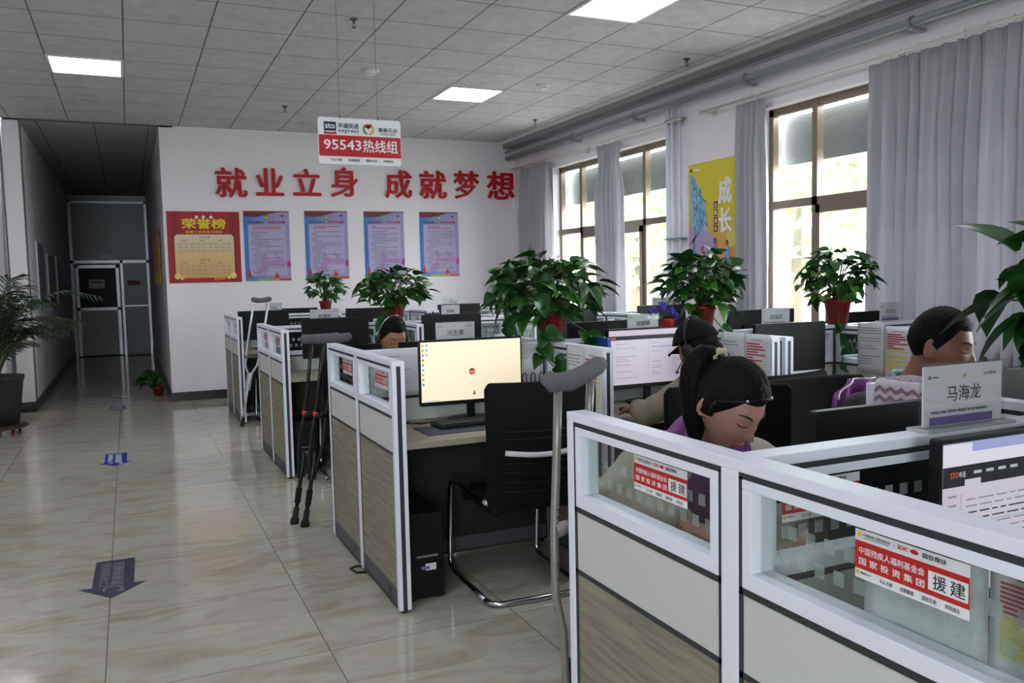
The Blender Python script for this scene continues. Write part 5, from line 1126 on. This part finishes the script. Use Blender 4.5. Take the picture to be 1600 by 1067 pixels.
def headset(label, H, O, side=-1, low=True, metal=False, mic=True):
    """worn headset: band over head, one ear cup, boom mic"""
    t = thing('headset', label, 'headset', O, 0, 'call headsets'); m1 = mat('headset_black', '#0d0d0f', .3); b = MB()
    if low: P = [H @ (head_pt(V((math.cos(e)*math.sin(a), math.cos(e)*math.cos(a), math.sin(e))).normalized())*1.0+V((math.sin(a), math.cos(a), .2))*.021) for a, e in [(side*(1.55)*(1-k/7)+side*-1.5*(k/7), .12+.42*math.sin(PI*k/14)*1) for k in range(15)]]
    P2 = [H @ V((.089*math.sin(a), -.012+(.02 if low else 0)*math.cos(a), (.142)*math.cos(a) if math.cos(a) > 0 else .03*math.cos(a))) for a in [(-1.65+3.3*k/16) for k in range(17)]]
    b.tube(P2, [(.0035, .007)]*17, M_CHROME if metal else m1, 8); b.build('headband', t, True)
    for s in ((-1, 1) if not low else (side,)):
        b = MB(); b.lathe([(.022, -.009), (.03, -.004), (.03, .006), (.02, .012)], m1, n=18, X=H @ frame((s*.09, -.012, -.008), (0, 1, 0), (0, 0, 1)) if s > 0 else H @ frame((s*.09, -.012, -.008), (0, -1, 0), (0, 0, 1))); b.build('ear_cup', t, True)
    if mic: b = MB(); s = side; b.tube([H @ V((s*.09, -.0, -.02)), H @ V((s*.088, .045, -.06)), H @ V((s*.062, .09, -.08)), H @ V((s*.03, .115, -.078))], .0028, m1, 6); b.ball(H @ V((s*.026, .117, -.078)), .008, m1, 10, 8); b.build('microphone_boom', t, True)
    return t
M_CREAM = mat('cream_fleece', '#a9a396', .9, var=.05, bump=.35, bscale=45); M_BEIGE = mat('beige_grey_cloth', '#7f7768', .9, bump=.3, bscale=45)
M_VPUR = mat('purple_vest', '#6c2672', .7, bump=.3, bscale=40); M_VBLK = mat('black_vest', '#111217', .7, bump=.3, bscale=40); M_MINT = mat('mint_collar', '#6fa08c', .7)
def legs(pel, f):
    p = V(pel); f = V((*f, 0)).normalized(); s = V((-f.y, f.x, 0)); out = {}
    for n, k in (('l', 1), ('r', -1)): kn = p+f*.42+s*.1*k+V((0, 0, .02)); kn.z = .48; out['kn'+n] = kn; ft = kn+f*.03; ft = V((ft.x, ft.y, .085)); out['ft'+n] = ft
    return out
# woman with ponytail: facing -y
J = dict(pelvis=(1.72, 2.38, .53), chest=(1.58, 2.16, .83), neck=(1.47, 1.93, 1.0), head=(1.405, 1.755, 1.105), shr=(1.335, 2.03, .915), shl=(1.68, 1.99, .885), elr=(1.2, 2.02, .82), wrr=(1.265, 1.755, .805), hdr=(1.3, 1.67, .79), ell=(1.78, 1.8, .80), wrl=(1.6, 1.62, .785), hdl=(1.52, 1.58, .775))
J.update(legs(J['pelvis'], (-.05, -1)))
t, H, K, rg = person('woman with ponytail in purple vest and cream sleeves, looking down at her desk', J, (.2, -.98), .62, 0, M_CREAM, M_VPUR, 'pony', mat('skin_fair', '#a2766a', .5, var=.05, vscale=8), .005, piping=False)
O = V(J['pelvis']); O.z = 0
b = MB(); arc = []
for k in range(17):
    a = -1.42+2.84*k/16; p = V((.09*math.sin(a), .06*math.cos(a)+.0, .075+.012*math.cos(a))); el = .72-.45*(abs(a)/1.42)**2; d = V((math.sin(a)*math.cos(el), math.cos(a)*math.cos(el), math.sin(el))); arc.append(H @ (head_pt(d)*1.0+d*.0155+V((0, 0, -.004*abs(a)/1.75))))
tt = thing('headset', 'thin black headset worn across the ponytailed woman\'s head', 'headset', O, 0, 'call headsets'); b.tube(arc, .0035, M_BLACK, 8); b.ball(arc[6], .005, M_CHROME, 8, 6); b.ball(arc[12], .005, M_CHROME, 8, 6); b.build('headband', tt, True)  # chrome beads stand in for highlights on the black band
b = MB(); b.tube([arc[-1], H @ V((.085, .012, .015)), H @ V((.083, .02, -.012))], [.004, .006, .007], M_BLACK, 8); b.build('ear_piece', tt, True); b = MB(); b.tube([H @ V((-.083, .0, -.02)), H @ V((-.074, .045, -.075)), H @ V((-.045, .09, -.095)), H @ V((-.03, .105, -.09))], .0018, M_BLACK, 6); b.ball(H @ V((-.025, .107, -.085)), .007, M_BLACK, 8, 6); b.build('microphone_boom', tt, True)
# woman in cap: facing +y, turned left
J = dict(pelvis=(2.56, 2.98, .53), chest=(2.53, 3.08, .83), neck=(2.49, 3.2, .975), head=(2.455, 3.3, 1.09), shl=(2.31, 3.16, .93), shr=(2.68, 3.22, .92), ell=(2.13, 3.24, .81), wrl=(2.22, 3.46, .80), hdl=(2.235, 3.55, .79), elr=(2.78, 3.42, .8), wrr=(2.6, 3.56, .79), hdr=(2.52, 3.62, .785))
J.update(legs(J['pelvis'], (-.05, 1)))
t, H, K, rg = person('woman in black cap and beige sleeves typing, seen from behind', J, (-.3, .95), .3, 0, M_BEIGE, M_VBLK, 'long', M_SKIN, .007, piping=True, collar=M_VPUR)
O = V(J['pelvis']); O.z = 0
t = thing('baseball_cap', 'black baseball cap on the woman at the pale screen', 'cap', O); b = MB()
def capf(u, v):
    a = u*2*PI; e = .28+(PI/2-.28)*v; d = V((math.cos(e)*math.sin(a), math.cos(e)*math.cos(a), math.sin(e))); return H @ (head_pt(d)+d*(.028))
b.grid(capf, 32, 10, M_BLKMAT); b.build('crown', t, True); b = MB()
b.grid(lambda u, v: H @ V(((u-.5)*.15, .085+.075*v*math.cos((u-.5)*2.2), .035-.022*v-.02*(2*u-1)**2)), 14, 6, M_BLKMAT); o = b.build('brim', t, True); md = o.modifiers.new('t', 'SOLIDIFY'); md.thickness = .004
b = MB(); b.ball(H @ V((0, -.005, .148)), .007, M_BLKMAT, 8, 6); b.build('button', t)
headset('headset over the black cap', H @ Matrix.Scale(1.1, 4), O, -1, False)
# man in dark jacket
J = dict(pelvis=(2.52, 2.42, .55), chest=(2.47, 2.24, .87), neck=(2.44, 2.07, 1.04), head=(2.455, 1.975, 1.185), shr=(2.27, 2.13, .96), shl=(2.62, 2.2, .95), elr=(2.2, 1.92, .81), wrr=(2.36, 1.74, .79), hdr=(2.42, 1.68, .78), ell=(2.8, 2.0, .8), wrl=(2.72, 1.78, .79), hdl=(2.66, 1.7, .78))
J.update(legs(J['pelvis'], (.05, -1)))
t, H, K, rg = person('man with cropped hair, dark jacket and mint collar, head bowed', J, (.42, -.91), .2, 0, M_VBLK, None, 'short', mat('skin_tan', '#7f5846', .5), .007, collar=M_MINT, headscale=1.04, cuffs=False)
# headset man
J = dict(pelvis=(1.5, 5.12, .52), chest=(1.48, 5.05, .82), neck=(1.44, 4.97, .97), head=(1.425, 4.89, 1.10), shr=(1.27, 5.0, .9), shl=(1.65, 5.0, .9), elr=(1.2, 4.85, .78), wrr=(1.32, 4.62, .78), hdr=(1.38, 4.55, .78), ell=(1.76, 4.85, .78), wrl=(1.62, 4.65, .78), hdl=(1.55, 4.58, .78))
J.update(legs(J['pelvis'], (0, -1)))
t, H, K, rg = person('man with short hair behind the second row, only forehead and eyes visible', J, (.12, -1), .35, 0, M_VBLK, None, 'short', mat('skin_mid', '#94694f', .5), .009)
O = V(J['pelvis']); O.z = 0
headset('headset with chrome band on the man behind the beige screen', H, O, -1, False, metal=True)
# purple vest hung at the man's back
t = thing('vest', 'purple vest with white piping hung behind the man in dark jacket', 'vest', (2.53, 2.42, .03)); b = MB()
b.grid(lambda u, v: V((-.02+(u-.5)*.2+.04*v*v, .02*math.cos((u-.5)*3)+.012*math.sin(u*14), .55+v*.44-.2*max(0, .5-u)**1.5*v)), 20, 10, M_VPUR); o = b.build('cloth', t, True); md = o.modifiers.new('t', 'SOLIDIFY'); md.thickness = .012
b = MB(); b.tube([(-.02+(u-.5)*.2+.04, -.012+.02*math.cos((u-.5)*3)+.012*math.sin(u*14), .992-.2*max(0, .5-u)**1.5) for u in [k/16 for k in range(17)]], .003, M_WHITE, 6); b.build('piping', t, True)
